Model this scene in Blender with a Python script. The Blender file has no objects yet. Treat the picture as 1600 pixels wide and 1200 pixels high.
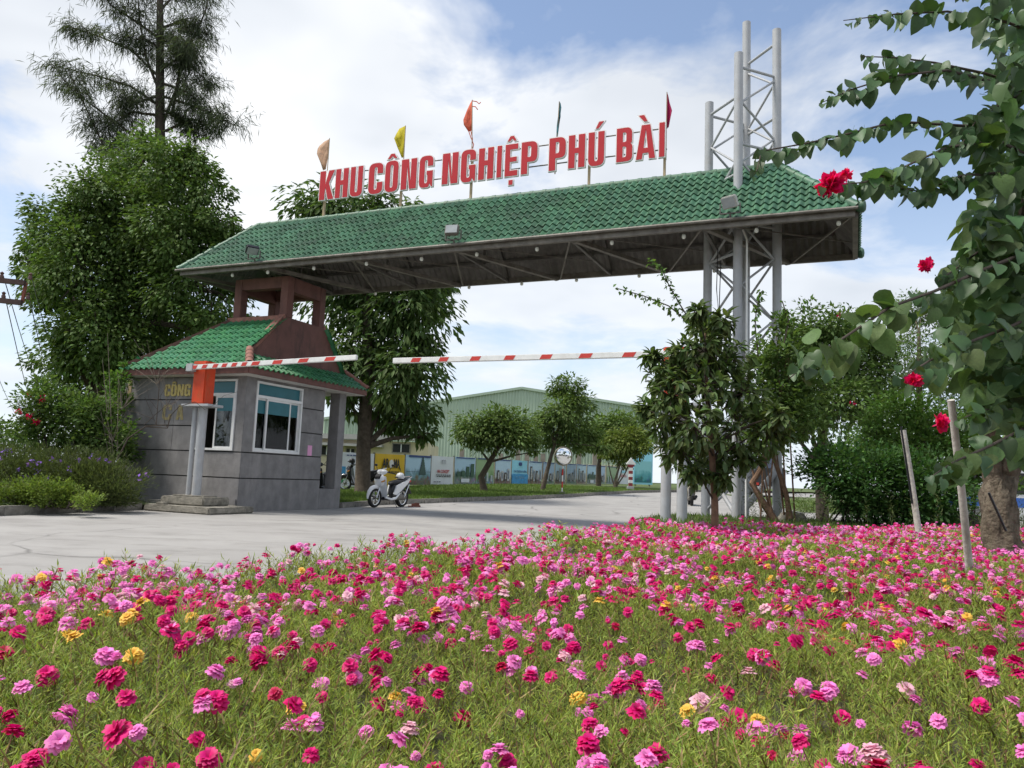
import bpy, math, random
import numpy as np
from mathutils import Vector, Matrix
R_ = math.radians
rng = np.random.default_rng(7); random.seed(7)
sc = bpy.context.scene
col = sc.collection

# ------------------------------------------------------------ camera
EYE = 1.05; FPX = 1229.4; PITCH = R_(6.755); ROLL = R_(2.229)
cF = Vector((0, math.cos(PITCH), math.sin(PITCH))); cU0 = Vector((0, -math.sin(PITCH), math.cos(PITCH))); cR0 = Vector((1, 0, 0))
cR = cR0*math.cos(ROLL) + cU0*math.sin(ROLL); cU = cU0*math.cos(ROLL) - cR0*math.sin(ROLL)
cam_d = bpy.data.cameras.new('camera'); cam = bpy.data.objects.new('camera', cam_d); col.objects.link(cam)
cam_d.sensor_width = 36; cam_d.lens = 36*FPX/1600; cam_d.clip_start = .05; cam_d.clip_end = 3000
m3 = Matrix((cR, cU, -cF)).transposed()
cam.matrix_world = Matrix.Translation((0, 0, EYE)) @ m3.to_4x4()
sc.camera = cam

# ------------------------------------------------------------ light
SUN_EL, SUN_AZ = 60, -98          # azimuth measured from +Y (north) clockwise
sd = Vector((math.sin(R_(SUN_AZ))*math.cos(R_(SUN_EL)), math.cos(R_(SUN_AZ))*math.cos(R_(SUN_EL)), math.sin(R_(SUN_EL))))
sun_d = bpy.data.lights.new('sun', 'SUN'); sun_d.energy = 2.5; sun_d.angle = R_(12); sun_d.color = (1, .955, .88)
sun = bpy.data.objects.new('sun', sun_d); col.objects.link(sun); sun.rotation_euler = sd.to_track_quat('Z', 'Y').to_euler(); sun.location = (0, 0, 60)
W = bpy.data.worlds.new('World'); sc.world = W; W.use_nodes = True
def build_world():
    nt = W.node_tree; nt.nodes.clear(); N = nt.nodes.new; L = nt.links.new
    out = N('ShaderNodeOutputWorld'); bg = N('ShaderNodeBackground'); bg.inputs['Strength'].default_value = .1
    sky = N('ShaderNodeTexSky'); sky.sky_type = 'NISHITA'; sky.sun_disc = False
    sky.sun_elevation = R_(SUN_EL); sky.sun_rotation = R_(SUN_AZ); sky.air_density = 1.0; sky.dust_density = .6; sky.ozone_density = 2.5
    tc = N('ShaderNodeTexCoord'); sep = N('ShaderNodeSeparateXYZ'); L(tc.outputs['Generated'], sep.inputs[0])
    def math_(op, a, b=None):
        n = N('ShaderNodeMath'); n.operation = op
        for i, x in enumerate((a, b)):
            if x is None: continue
            if isinstance(x, (int, float)): n.inputs[i].default_value = x
            else: L(x, n.inputs[i])
        return n.outputs[0]
    zz = math_('ADD', math_('MAXIMUM', sep.outputs[2], 0), .22)
    cx = math_('DIVIDE', sep.outputs[0], zz); cy = math_('DIVIDE', sep.outputs[1], zz)
    cmb = N('ShaderNodeCombineXYZ'); L(cx, cmb.inputs[0]); L(cy, cmb.inputs[1])
    def noise(scale, detail, rough, off, dist=0.):
        mp = N('ShaderNodeMapping'); mp.inputs['Location'].default_value = off; L(cmb.outputs[0], mp.inputs[0])
        n = N('ShaderNodeTexNoise'); n.inputs['Scale'].default_value = scale; n.inputs['Detail'].default_value = detail
        n.inputs['Roughness'].default_value = rough; n.inputs['Distortion'].default_value = dist; L(mp.outputs[0], n.inputs['Vector'])
        return n.outputs['Fac']
    def ramp(fac, stops):
        r = N('ShaderNodeValToRGB'); e = r.color_ramp.elements
        while len(e) < len(stops): e.new(.5)
        for el, (p, c) in zip(e, stops): el.position = p; el.color = (*c, 1)
        L(fac, r.inputs[0]); return r.outputs[0]
    big = noise(.62, 2, .5, CLOUD_OFF); fine = noise(2.1, 6, .6, (3.1, 1.7, 0), .25)
    cov = math_('ADD', math_('MULTIPLY', big, .62), math_('MULTIPLY', fine, .38))
    mask = ramp(cov, [(.45, (0, 0, 0)), (.49, (.45,)*3), (.53, (1, 1, 1))])
    sh = noise(1.25, 4, .55, (8.2, 4.1, 0), .1)
    cc = ramp(sh, [(.33, (3.6, 3.85, 4.25)), (.48, (4.8, 5.0, 5.3)), (.63, (6.1, 6.15, 6.2))])
    mx = N('ShaderNodeMix'); mx.data_type = 'RGBA'; L(mask, mx.inputs[0]); L(sky.outputs[0], mx.inputs[6]); L(cc, mx.inputs[7])
    # thin veil of high cloud everywhere, denser towards the horizon
    hz = ramp(sep.outputs[2], [(.0, (.8,)*3), (.2, (.42,)*3), (.38, (.14,)*3), (.7, (.10,)*3)])
    mx2 = N('ShaderNodeMix'); mx2.data_type = 'RGBA'; L(hz, mx2.inputs[0]); L(mx.outputs[2], mx2.inputs[6]); mx2.inputs[7].default_value = (4.9, 5.35, 5.95, 1)
    L(mx2.outputs[2], bg.inputs['Color']); L(bg.outputs[0], out.inputs[0])
CLOUD_OFF = (5.0, -2.6, 0)
build_world()
sc.view_settings.view_transform = 'Standard'; sc.view_settings.look = 'None'; sc.view_settings.exposure = .86; sc.view_settings.gamma = 1
sc.view_settings.use_curve_mapping = False
sc.cycles.max_bounces = 4; sc.cycles.diffuse_bounces = 3; sc.cycles.glossy_bounces = 2; sc.cycles.transmission_bounces = 3; sc.cycles.transparent_max_bounces = 8; sc.cycles.caustics_reflective = False; sc.cycles.caustics_refractive = False
W.cycles.sampling_method = 'MANUAL'; W.cycles.sample_map_resolution = 256; sc.cycles.use_light_tree = False

# ------------------------------------------------------------ placing helpers
def ray(x, y): return cF*FPX + cR*(x-800) + cU*(600-y)
def at(x, y, Y):                     # point seen at pixel (x, y) of the photograph, Y metres in front
    d = ray(x, y); return Vector((0, 0, EYE)) + d*(Y/d.y)
GA = R_(23.622); GO = Vector((-6.316, 18.624, 0))
gu = Vector((math.cos(GA), -math.sin(GA), 0)); gv = Vector((math.sin(GA), math.cos(GA), 0))
def G(s, t, z): return GO + gu*s + gv*t + Vector((0, 0, z))
def zg(Y): return float(np.interp(Y, [24, 36, 46, 80, 200, 900], [0, .2, .42, .75, .95, 1.0]))

# ------------------------------------------------------------ tagging, linking
def tag(o, label=None, cat=None, group=None, kind=None):
    if label: o['label'] = label
    if cat: o['category'] = cat
    if group: o['group'] = group
    if kind: o['kind'] = kind
    return o
def empty(name, loc=(0, 0, 0), rz=0, label=None, cat=None, group=None):
    o = bpy.data.objects.new(name, None); col.objects.link(o); o.location = loc; o.rotation_euler = (0, 0, rz); o.empty_display_size = .2
    return tag(o, label, cat, group)
def link(name, mesh, mat=None, parent=None, mtx=None):
    o = bpy.data.objects.new(name, mesh); col.objects.link(o)
    if mat is not None and not mesh.materials: mesh.materials.append(mat)
    if parent is not None: o.parent = parent
    if mtx is not None: o.matrix_basis = mtx
    return o
def copy_tree(o, parent=None):
    c = o.copy(); col.objects.link(c); c.parent = parent
    for ch in [x for x in o.children]: copy_tree(ch, c)
    return c

# ------------------------------------------------------------ mesh builders
class MB:
    def __init__(s): s.v = []; s.f = []
    def add(s, vs, fs):
        n = len(s.v); s.v += [tuple(v) for v in vs]; s.f += [tuple(i+n for i in f) for f in fs]; return s
    def box(s, x0, x1, y0, y1, z0, z1):
        return s.add([(x0,y0,z0),(x1,y0,z0),(x1,y1,z0),(x0,y1,z0),(x0,y0,z1),(x1,y0,z1),(x1,y1,z1),(x0,y1,z1)],
                     [(0,3,2,1),(4,5,6,7),(0,1,5,4),(1,2,6,5),(2,3,7,6),(3,0,4,7)])
    def bar(s, p, q, w, h, up=(0, 0, 1)):
        p = Vector(p); q = Vector(q); d = (q-p).normalized(); up = Vector(up)
        if abs(d.dot(up)) > .98: up = Vector((0, 1, 0))
        a = d.cross(up).normalized()*w/2; b = a.cross(d).normalized()*h/2
        vs = [p-a-b, p+a-b, p+a+b, p-a+b, q-a-b, q+a-b, q+a+b, q-a+b]
        return s.add(vs, [(0,1,2,3),(7,6,5,4),(0,4,5,1),(1,5,6,2),(2,6,7,3),(3,7,4,0)])
    def tube(s, pts, rad, n=8, cap=True):
        pts = [Vector(p) for p in pts]; rad = rad if isinstance(rad, (list, tuple)) else [rad]*len(pts)
        prev = None; base = len(s.v); k = len(pts)
        for i, p in enumerate(pts):
            d = (pts[min(i+1, k-1)]-pts[max(i-1, 0)]).normalized()
            if prev is None:
                ax = Vector((0, 0, 1)) if abs(d.z) < .9 else Vector((1, 0, 0)); a = d.cross(ax).normalized()
            else: a = (prev - d*prev.dot(d)).normalized()
            prev = a; b = d.cross(a); r = rad[i]; ra, rb = r if isinstance(r, (tuple, list)) else (r, r)
            for j in range(n):
                t = 2*math.pi*j/n; s.v.append(tuple(p + a*math.cos(t)*ra + b*math.sin(t)*rb))
        for i in range(k-1):
            for j in range(n):
                j2 = (j+1) % n; s.f.append((base+i*n+j, base+i*n+j2, base+(i+1)*n+j2, base+(i+1)*n+j))
        if cap: s.f.append(tuple(base+j for j in range(n))[::-1]); s.f.append(tuple(base+(k-1)*n+j for j in range(n)))
        return s
    def loft(s, secs, n=12):             # secs: (centre, half width along Y, half height along Z), along X
        base = len(s.v)
        for c, hw, hh in secs:
            for j in range(n):
                t = 2*math.pi*j/n; ct, st = math.cos(t), math.sin(t)
                e = .75; s.v.append((c[0], c[1]+math.copysign(abs(ct)**e, ct)*hw, c[2]+math.copysign(abs(st)**e, st)*hh))
        for i in range(len(secs)-1):
            for j in range(n):
                j2 = (j+1) % n; s.f.append((base+i*n+j, base+(i+1)*n+j, base+(i+1)*n+j2, base+i*n+j2))
        s.f.append(tuple(base+j for j in range(n))); s.f.append(tuple(base+(len(secs)-1)*n+j for j in range(n))[::-1])
        return s
    def prism(s, poly, z0, z1, axis='z'):
        n = len(poly)
        def mk(p, h): return {'z': (p[0], p[1], h), 'y': (p[0], h, p[1]), 'x': (h, p[0], p[1])}[axis]
        return s.add([mk(p, z0) for p in poly] + [mk(p, z1) for p in poly],
                     [tuple(range(n))[::-1], tuple(range(n, 2*n))] + [(i, (i+1) % n, n+(i+1) % n, n+i) for i in range(n)])
    def lathe(s, prof, n=20, axis='z', c=(0, 0, 0)):
        base = len(s.v)
        for r, h in prof:
            for j in range(n):
                t = 2*math.pi*j/n; a, b = r*math.cos(t), r*math.sin(t)
                p = {'z': (a, b, h), 'y': (a, h, b), 'x': (h, a, b)}[axis]; s.v.append((p[0]+c[0], p[1]+c[1], p[2]+c[2]))
        for i in range(len(prof)-1):
            for j in range(n):
                j2 = (j+1) % n; s.f.append((base+i*n+j, base+i*n+j2, base+(i+1)*n+j2, base+(i+1)*n+j))
        return s
    def build(s, name, mat=None, parent=None, smooth=False, mtx=None, bevel=0, recalc=True):
        me = bpy.data.meshes.new(name); me.from_pydata(s.v, [], s.f)
        if recalc or bevel:
            import bmesh
            bm = bmesh.new(); bm.from_mesh(me); bmesh.ops.recalc_face_normals(bm, faces=bm.faces)
            if bevel: bmesh.ops.bevel(bm, geom=[e for e in bm.edges if e.is_manifold and e.calc_face_angle(0) > .6], offset=bevel, segments=2, affect='EDGES', clamp_overlap=True)
            bm.to_mesh(me); bm.free()
        if smooth:
            me.polygons.foreach_set('use_smooth', [True]*len(me.polygons))
            try: me.set_sharp_from_angle(angle=R_(40))
            except Exception: pass
        return link(name, me, mat, parent, mtx)
def np_mesh(name, V, F, midx=None, smooth=False):
    me = bpy.data.meshes.new(name); V = np.asarray(V, np.float32); F = np.asarray(F, np.int32); k = F.shape[1]
    me.vertices.add(len(V)); me.vertices.foreach_set('co', V.ravel()); me.loops.add(F.size); me.loops.foreach_set('vertex_index', F.ravel())
    me.polygons.add(len(F)); me.polygons.foreach_set('loop_start', np.arange(len(F), dtype=np.int32)*k)
    if midx is not None: me.polygons.foreach_set('material_index', np.asarray(midx, np.int32))
    if smooth: me.polygons.foreach_set('use_smooth', np.ones(len(F), bool))
    me.update(calc_edges=True); me.validate(); return me
def unit(a): return a/np.maximum(np.linalg.norm(a, axis=-1, keepdims=True), 1e-9)
def leaf_mesh(name, P, D, L, Wd, fold=.12, up=None):
    """many folded lance-shaped leaves in one mesh"""
    n = len(P); D = unit(D); upv = np.tile([0, 0, 1.], (n, 1)) if up is None else up
    upv = upv + rng.normal(0, .45, (n, 3)); S = unit(np.cross(D, upv)); Nn = np.cross(S, D)
    L = np.broadcast_to(np.asarray(L, float), (n,))[:, None]; Wd = np.broadcast_to(np.asarray(Wd, float), (n,))[:, None]
    mid = P + D*L*.45; tip = P + D*L - Nn*L*.12
    V = np.stack([P, mid+S*Wd/2+Nn*Wd*fold, tip, mid-S*Wd/2+Nn*Wd*fold], 1).reshape(-1, 3)
    i = np.arange(n)[:, None]*4
    F = np.concatenate([i+np.array([[0, 1, 2]]), i+np.array([[0, 2, 3]])], 1).reshape(-1, 3)
    return np_mesh(name, V, F)
def rdir(n): return unit(rng.normal(0, 1, (n, 3)))

# ------------------------------------------------------------ materials
MATS = {}
def M(name, c, rough=.6, var=.18, scale=6., bump=0., bscale=40., metal=0., rnd=0., isl=0., hue=0., transl=0., spec=.4, c2=None, dirt=None, coat=0., detail=5., thin=None):
    if name in MATS: return MATS[name]
    m = bpy.data.materials.new(name); m.use_nodes = True; MATS[name] = m
    nt = m.node_tree; N = nt.nodes.new; L = nt.links.new; b = nt.nodes['Principled BSDF']; out = nt.nodes['Material Output']
    tc = N('ShaderNodeTexCoord'); n1 = N('ShaderNodeTexNoise'); n1.inputs['Scale'].default_value = scale; n1.inputs['Detail'].default_value = detail; n1.inputs['Roughness'].default_value = .62
    L(tc.outputs['Object'], n1.inputs['Vector'])
    rp = N('ShaderNodeValToRGB'); e = rp.color_ramp.elements; ca = c2 or [x*(1-var) for x in c]; cb = c if c2 else [min(1, x*(1+var)) for x in c]
    e[0].position = .33; e[0].color = (*ca, 1); e[1].position = .68; e[1].color = (*cb, 1); L(n1.outputs['Fac'], rp.inputs[0]); cur = rp.outputs[0]
    if dirt:                                     # streaks and stains with a shape of their own
        dc, amt, dsc = dirt
        n3 = N('ShaderNodeTexNoise'); n3.inputs['Scale'].default_value = 1.; n3.inputs['Detail'].default_value = 8; n3.inputs['Roughness'].default_value = .7
        mp = N('ShaderNodeMapping'); mp.inputs['Scale'].default_value = dsc; L(tc.outputs['Object'], mp.inputs[0]); L(mp.outputs[0], n3.inputs['Vector'])
        r3 = N('ShaderNodeValToRGB'); r3.color_ramp.elements[0].position = .5; r3.color_ramp.elements[0].color = (0, 0, 0, 1); r3.color_ramp.elements[1].position = .68; r3.color_ramp.elements[1].color = (amt,)*3+(1,)
        L(n3.outputs['Fac'], r3.inputs[0]); mx = N('ShaderNodeMix'); mx.data_type = 'RGBA'; L(r3.outputs[0], mx.inputs[0]); L(cur, mx.inputs[6]); mx.inputs[7].default_value = (*dc, 1); cur = mx.outputs[2]
    if rnd or isl or hue:
        hs = N('ShaderNodeHueSaturation'); L(cur, hs.inputs['Color'])
        if isl or hue: g = N('ShaderNodeNewGeometry'); src = g.outputs['Random Per Island']
        if rnd: oi = N('ShaderNodeObjectInfo'); src = oi.outputs['Random']
        mr = N('ShaderNodeMapRange'); mr.inputs[3].default_value = 1-(rnd or isl); mr.inputs[4].default_value = 1+(rnd or isl); L(src, mr.inputs[0]); L(mr.outputs[0], hs.inputs['Value'])
        if hue:
            m2 = N('ShaderNodeMath'); m2.operation = 'MULTIPLY'; m2.inputs[1].default_value = 7.31; L(src, m2.inputs[0]); m4 = N('ShaderNodeMath'); m4.operation = 'FRACT'; L(m2.outputs[0], m4.inputs[0])
            mr2 = N('ShaderNodeMapRange'); mr2.inputs[3].default_value = .5-hue; mr2.inputs[4].default_value = .5+hue; L(m4.outputs[0], mr2.inputs[0]); L(mr2.outputs[0], hs.inputs['Hue'])
        cur = hs.outputs[0]
    L(cur, b.inputs['Base Color']); b.inputs['Roughness'].default_value = rough; b.inputs['Metallic'].default_value = metal
    b.inputs['Specular IOR Level'].default_value = spec
    if coat: b.inputs['Coat Weight'].default_value = coat; b.inputs['Coat Roughness'].default_value = .08
    if bump:
        n2 = N('ShaderNodeTexNoise'); n2.inputs['Scale'].default_value = bscale; n2.inputs['Detail'].default_value = 4; L(tc.outputs['Object'], n2.inputs['Vector'])
        bp = N('ShaderNodeBump'); bp.inputs['Strength'].default_value = bump; bp.inputs['Distance'].default_value = .02; L(n2.outputs['Fac'], bp.inputs['Height']); L(bp.outputs[0], b.inputs['Normal'])
    if transl:
        t = N('ShaderNodeBsdfTranslucent'); mg = N('ShaderNodeMix'); mg.data_type = 'RGBA'; mg.blend_type = 'MULTIPLY'; mg.inputs[0].default_value = 1
        L(cur, mg.inputs[6]); mg.inputs[7].default_value = (*(thin or (1.15, 1.25, .6)), 1); L(mg.outputs[2], t.inputs['Color'])
        ms = N('ShaderNodeMixShader'); ms.inputs[0].default_value = transl; L(b.outputs[0], ms.inputs[1]); L(t.outputs[0], ms.inputs[2]); L(ms.outputs[0], out.inputs[0])
    return m
def glass(name, tint=(.75, .8, .82), rough=.03):
    m = bpy.data.materials.new(name); m.use_nodes = True; nt = m.node_tree; b = nt.nodes['Principled BSDF']; out = nt.nodes['Material Output']
    tr = nt.nodes.new('ShaderNodeBsdfTransparent'); tr.inputs[0].default_value = (*tint, 1); gl = nt.nodes.new('ShaderNodeBsdfGlossy'); gl.inputs['Roughness'].default_value = rough
    fr = nt.nodes.new('ShaderNodeFresnel'); fr.inputs[0].default_value = 1.35; ms = nt.nodes.new('ShaderNodeMixShader')
    nt.links.new(fr.outputs[0], ms.inputs[0]); nt.links.new(tr.outputs[0], ms.inputs[1]); nt.links.new(gl.outputs[0], ms.inputs[2]); nt.links.new(ms.outputs[0], out.inputs[0]); return m

m_conc = M('road_concrete', (.35, .337, .32), .85, .14, .55, .35, 55, c2=(.272, .26, .246), dirt=((.19, .18, .168), .65, (.9, 2.0, 1)), detail=9)
def add_cracks(m, scale, width, c):
    nt = m.node_tree; N = nt.nodes.new; L = nt.links.new; b = nt.nodes['Principled BSDF']; src = b.inputs['Base Color'].links[0].from_socket
    tc = N('ShaderNodeTexCoord'); no = N('ShaderNodeTexNoise'); no.inputs['Scale'].default_value = 1.1; no.inputs['Detail'].default_value = 6; L(tc.outputs['Object'], no.inputs['Vector'])
    ad = N('ShaderNodeMix'); ad.data_type = 'VECTOR'; ad.inputs[0].default_value = .35; L(tc.outputs['Object'], ad.inputs[4]); L(no.outputs['Color'], ad.inputs[5])
    vo = N('ShaderNodeTexVoronoi'); vo.feature = 'DISTANCE_TO_EDGE'; vo.inputs['Scale'].default_value = scale; L(ad.outputs[1], vo.inputs['Vector'])
    r = N('ShaderNodeValToRGB'); r.color_ramp.elements[0].position = 0; r.color_ramp.elements[0].color = (.75,)*3+(1,); r.color_ramp.elements[1].position = width; r.color_ramp.elements[1].color = (0, 0, 0, 1); L(vo.outputs['Distance'], r.inputs[0])
    mu = N('ShaderNodeMath'); mu.operation = 'MULTIPLY'; L(r.outputs[0], mu.inputs[0]); n2 = N('ShaderNodeTexNoise'); n2.inputs['Scale'].default_value = .35; L(tc.outputs['Object'], n2.inputs['Vector']); r2 = N('ShaderNodeValToRGB'); r2.color_ramp.elements[0].position = .45; r2.color_ramp.elements[1].position = .6; L(n2.outputs['Fac'], r2.inputs[0]); L(r2.outputs[0], mu.inputs[1])
    mx = N('ShaderNodeMix'); mx.data_type = 'RGBA'; L(mu.outputs[0], mx.inputs[0]); L(src, mx.inputs[6]); mx.inputs[7].default_value = (*c, 1); L(mx.outputs[2], b.inputs['Base Color'])
add_cracks(m_conc, .42, .012, (.10, .095, .088))
m_kerb = M('kerb_concrete', (.22, .205, .18), .9, .3, 5, .6, 30, dirt=((.07, .07, .055), .8, (4, 4, 6)), rnd=.12)
m_block = M('rough_concrete', (.27, .25, .21), .9, .3, 6, .7, 24, dirt=((.09, .085, .065), .8, (4, 4, 4)))
m_ground = M('earth_grass', (.10, .12, .045), .95, .4, .6, .5, 12, c2=(.075, .07, .04))
m_grass = M('verge_grass', (.085, .14, .03), .95, .3, .9, .6, 25, c2=(.06, .075, .025), dirt=((.17, .125, .07), .5, (1.4, 1.4, 1)))
m_blade = M('grass_blade', (.13, .20, .04), .7, .2, 3, isl=.35, hue=.02, transl=.25)
m_soil = M('bed_soil', (.075, .065, .035), .95, .4, 12, .8, 40, c2=(.04, .045, .02))
m_stone = M('grey_plaster', (.245, .236, .234), .82, .12, 3.2, .35, 60, c2=(.17, .163, .162), dirt=((.32, .305, .295), .5, (2.6, 2.6, .7)), detail=10)
m_groove = M('dark_joint', (.03, .03, .03), .9, .2)
m_brown = M('brown_paint', (.15, .068, .055), .75, .14, 3, .15, 30, dirt=((.05, .03, .026), .65, (3, 3, 1.0)))
m_brown2 = M('faded_brown_coping', (.27, .125, .095), .8, .2, 6, .25, 30, dirt=((.10, .06, .05), .7, (5, 5, 5)))
m_tile = M('green_glazed_tile', (.052, .135, .075), .5, .25, 5, .12, 30, rnd=.22, hue=.01, spec=.4, dirt=((.05, .065, .05), .6, (3, 3, 3)))
m_tile_s = M('green_glazed_tile_far', (.052, .135, .075), .5, .25, 1.5, .12, 30, isl=.20, hue=.008, spec=.4, dirt=((.05, .065, .05), .6, (1.4, 1.4, 1.4)))
m_tileb = M('bright_green_tile', (.05, .19, .085), .4, .18, 5, .1, 30, rnd=.2, hue=.01, dirt=((.04, .07, .045), .45, (5, 5, 5)))
m_tileb_s = M('bright_green_tile_far', (.05, .19, .085), .4, .18, 5, .1, 30, isl=.2, hue=.01)
m_under = M('roof_underside', (.15, .14, .13), .9, .25, 3, .3, 20)
m_steel = M('weathered_steel', (.17, .155, .135), .6, .25, 5, .1, 30, metal=.2, dirt=((.075, .055, .04), .6, (3, 3, 3)))
m_dsteel = M('dark_steel', (.13, .12, .11), .65, .25, 5, .1, 30, metal=.2)
m_post = M('pale_grey_paint', (.39, .40, .415), .5, .07, 4, .05, 30, dirt=((.33, .27, .22), .35, (5, 5, 2.0)))
m_white = M('white_paint', (.74, .74, .72), .45, .05, 6, dirt=((.45, .42, .38), .3, (6, 6, 3)))
m_alum = M('white_aluminium', (.72, .72, .71), .4, .04, 6)
m_redbox = M('orange_red_paint', (.55, .052, .012), .55, .12, 5, .05, 30, dirt=((.30, .10, .03), .5, (9, 9, 4)))
m_red = M('red_paint', (.52, .045, .035), .5, .1, 6)
m_sign = M('sign_red', (.45, .010, .018), .45, .06, 3)
m_signw = M('sign_white_edge', (.78, .76, .74), .5, .05)
m_gold = M('tarnished_gold_letter', (.52, .41, .13), .45, .2, 20, metal=.1, dirt=((.25, .22, .14), .6, (12, 12, 12)))
m_blue = M('teal_film', (.028, .15, .185), .3, .1, 3)
m_glass = glass('window_glass')
m_dark = M('dark_interior', (.03, .03, .032), .9, .2)
m_room = M('room_wall', (.22, .2, .17), .9, .1)
m_black = M('black_plastic', (.018, .018, .02), .4, .2)
m_tyre = M('tyre_rubber', (.02, .02, .02), .85, .2)
m_pink = M('pink_paper', (.72, .34, .55), .8, .05)
m_wwhite = M('pearl_white_paint', (.76, .77, .78), .25, .02, 4, coat=.6)
m_chrome = M('polished_metal', (.6, .6, .6), .22, .05, metal=1)
m_mirror = M('convex_mirror_glass', (.85, .87, .88), .03, .01, metal=1)
m_bark = M('tree_bark', (.12, .095, .07), .9, .35, 6, .9, 20, c2=(.06, .045, .033))
m_barkg = M('grey_bark', (.20, .165, .12), .9, .3, 14, 1., 26, c2=(.085, .065, .045), dirt=((.05, .04, .03), .7, (20, 20, 5)))
m_barkr = M('reddish_bark', (.24, .145, .09), .85, .3, 9, .6, 30, c2=(.13, .075, .05))
m_twig = M('dark_twig', (.06, .045, .035), .9, .3, 10)
m_dry = M('dry_twig', (.17, .14, .11), .9, .3, 10)
def leafm(name, c, isl=.38, hue=.018, tr=.32, rough=.6, spec=.2, thin=None): return M(name, c, rough, .16, 1.2, isl=isl, hue=hue, transl=tr, spec=spec, thin=thin)
l_big = leafm('broad_tree_leaf', (.105, .165, .045))
l_jack = leafm('dark_tree_leaf', (.085, .138, .042))
l_cas = leafm('casuarina_needle', (.10, .125, .075), tr=.3)
l_verge = leafm('verge_tree_leaf', (.125, .185, .056))
l_verge2 = leafm('yellowish_leaf', (.13, .17, .035))
l_young = leafm('young_tree_leaf', (.092, .135, .042), hue=.025)
l_bg = leafm('background_leaf', (.10, .16, .045))
l_bg2 = leafm('light_background_leaf', (.10, .18, .04))
l_bush = leafm('bush_leaf', (.058, .125, .034))
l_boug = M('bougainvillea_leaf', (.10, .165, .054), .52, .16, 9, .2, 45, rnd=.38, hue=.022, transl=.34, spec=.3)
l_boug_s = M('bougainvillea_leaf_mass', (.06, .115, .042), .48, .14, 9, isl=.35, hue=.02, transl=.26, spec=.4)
l_hedge = leafm('hedge_leaf', (.16, .22, .045))
l_ruel = leafm('ruellia_leaf', (.095, .12, .045))
l_purple = leafm('purple_petal', (.22, .12, .50), hue=.01)
l_wfl = leafm('white_blossom', (.6, .62, .48), hue=.01)
l_red = M('red_bract', (.72, .008, .11), .6, .2, 9, isl=.25, hue=.012, transl=.35, thin=(1.2, .6, .8))
l_moss = M('moss_rose_leaf', (.30, .37, .07), .5, .2, 2.2, isl=.5, hue=.03, transl=.38, spec=.25, c2=(.23, .29, .058))
l_stem = M('moss_rose_stem', (.24, .15, .075), .6, .25, 9, isl=.45, hue=.03, spec=.3)
f_mag = M('magenta_petal', (.62, .004, .16), .55, .2, 60, isl=.22, hue=.008, transl=.3, thin=(1.2, .6, 1.1))
f_pink = M('pink_petal', (.84, .24, .58), .55, .14, 60, isl=.16, hue=.014, transl=.3, thin=(1.1, .8, 1.1))
f_pale = M('pale_pink_petal', (.80, .47, .55), .55, .12, 60, isl=.12, hue=.012, transl=.3, thin=(1.1, .9, 1))
f_yel = M('yellow_petal', (.80, .50, .075), .55, .12, 60, isl=.12, hue=.01, transl=.3, thin=(1.1, 1, .8))
f_red = M('crimson_petal', (.50, .004, .075), .55, .15, 60, isl=.2, hue=.01, transl=.3, thin=(1.2, .6, .9))
# ============================================================ SETTING
def rows_mesh(name, Ys, xl, xr, dz, mat, nx=1):
    V = []; F = []
    for Y in Ys:
        a, b = xl(Y), xr(Y)
        for i in range(nx+1): V.append((a+(b-a)*i/nx, Y, zg(Y)+dz))
    for r in range(len(Ys)-1):
        for i in range(nx): k = r*(nx+1)+i; F.append((k, k+1, k+nx+2, k+nx+1))
    me = bpy.data.meshes.new(name); me.from_pydata(V, [], F); o = link(name, me, mat); o['kind'] = 'structure'; return o
rows_mesh('ground', [-80, 0, 24, 36, 46, 80, 200, 900, 2400], lambda Y: -2000, lambda Y: 2000, -.03, m_ground)
rows_mesh('road', [-30, 0, 12, 24, 30, 36, 41, 46, 55, 65, 80, 110], lambda Y: -40, lambda Y: 90, 0, m_conc)
KX = [(-30, -22), (4, -13), (10.5, -10.3), (14.5, -9.19), (17.9, -8.24), (18.4, -7.75), (18.75, -7.2), (19.5, -6.45), (20.2, -6.1), (22.0, -5.3), (22.6, -4.74), (24.8, -4.3), (26.3, -3.4), (34.8, 1.6), (47.1, 7.84), (51.7, 10.3), (57, 14), (64, 20), (72, 30), (90, 62), (400, 400)]
kx = lambda Y: float(np.interp(Y, [a for a, b in KX], [b for a, b in KX]))
verge = rows_mesh('verge', [a for a, b in KX if a < 23.5] + [24, 24.8, 26.3, 30, 34.8, 36, 41, 46, 47.1, 51.7, 57, 64, 72, 90, 200, 400], lambda Y: -400, lambda Y: kx(Y)-.02, .125, m_grass)
# strip of lawn across the road on the right
rows_mesh('lawn', [31, 36, 41, 46, 52], lambda Y: 11.5+(Y-31)*.12, lambda Y: 60, .012, m_grass)
def kerb_run(pts, step=.95, h=.15, w=.16):
    k = bpy.data.objects.new('kerb', None); col.objects.link(k); k['kind'] = 'structure'
    me = None
    pts = [Vector((x, y, 0)) for x, y in pts]
    for a, b in zip(pts, pts[1:]):
        L = (b-a).length; n = max(1, round(L/step)); st = L/n; d = (b-a).normalized(); rz = math.atan2(d.y, d.x)
        for i in range(n):
            c = a + d*(st*(i+.5)); mb = MB().box(-st/2+.006, st/2-.006, -w/2, w/2, -.06, h)
            if me is None:
                o = mb.build('kerb_stone', m_kerb, k, bevel=.018); me = o.data; l0 = st
            else:
                o = link('kerb_stone', me, None, k)
            o.location = (c.x+random.uniform(-.008, .008), c.y, zg(c.y)+random.uniform(-.008, .008)); o.rotation_euler = (0, 0, rz+random.uniform(-.012, .012)); o.scale = (st/l0, 1, 1)
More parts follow.
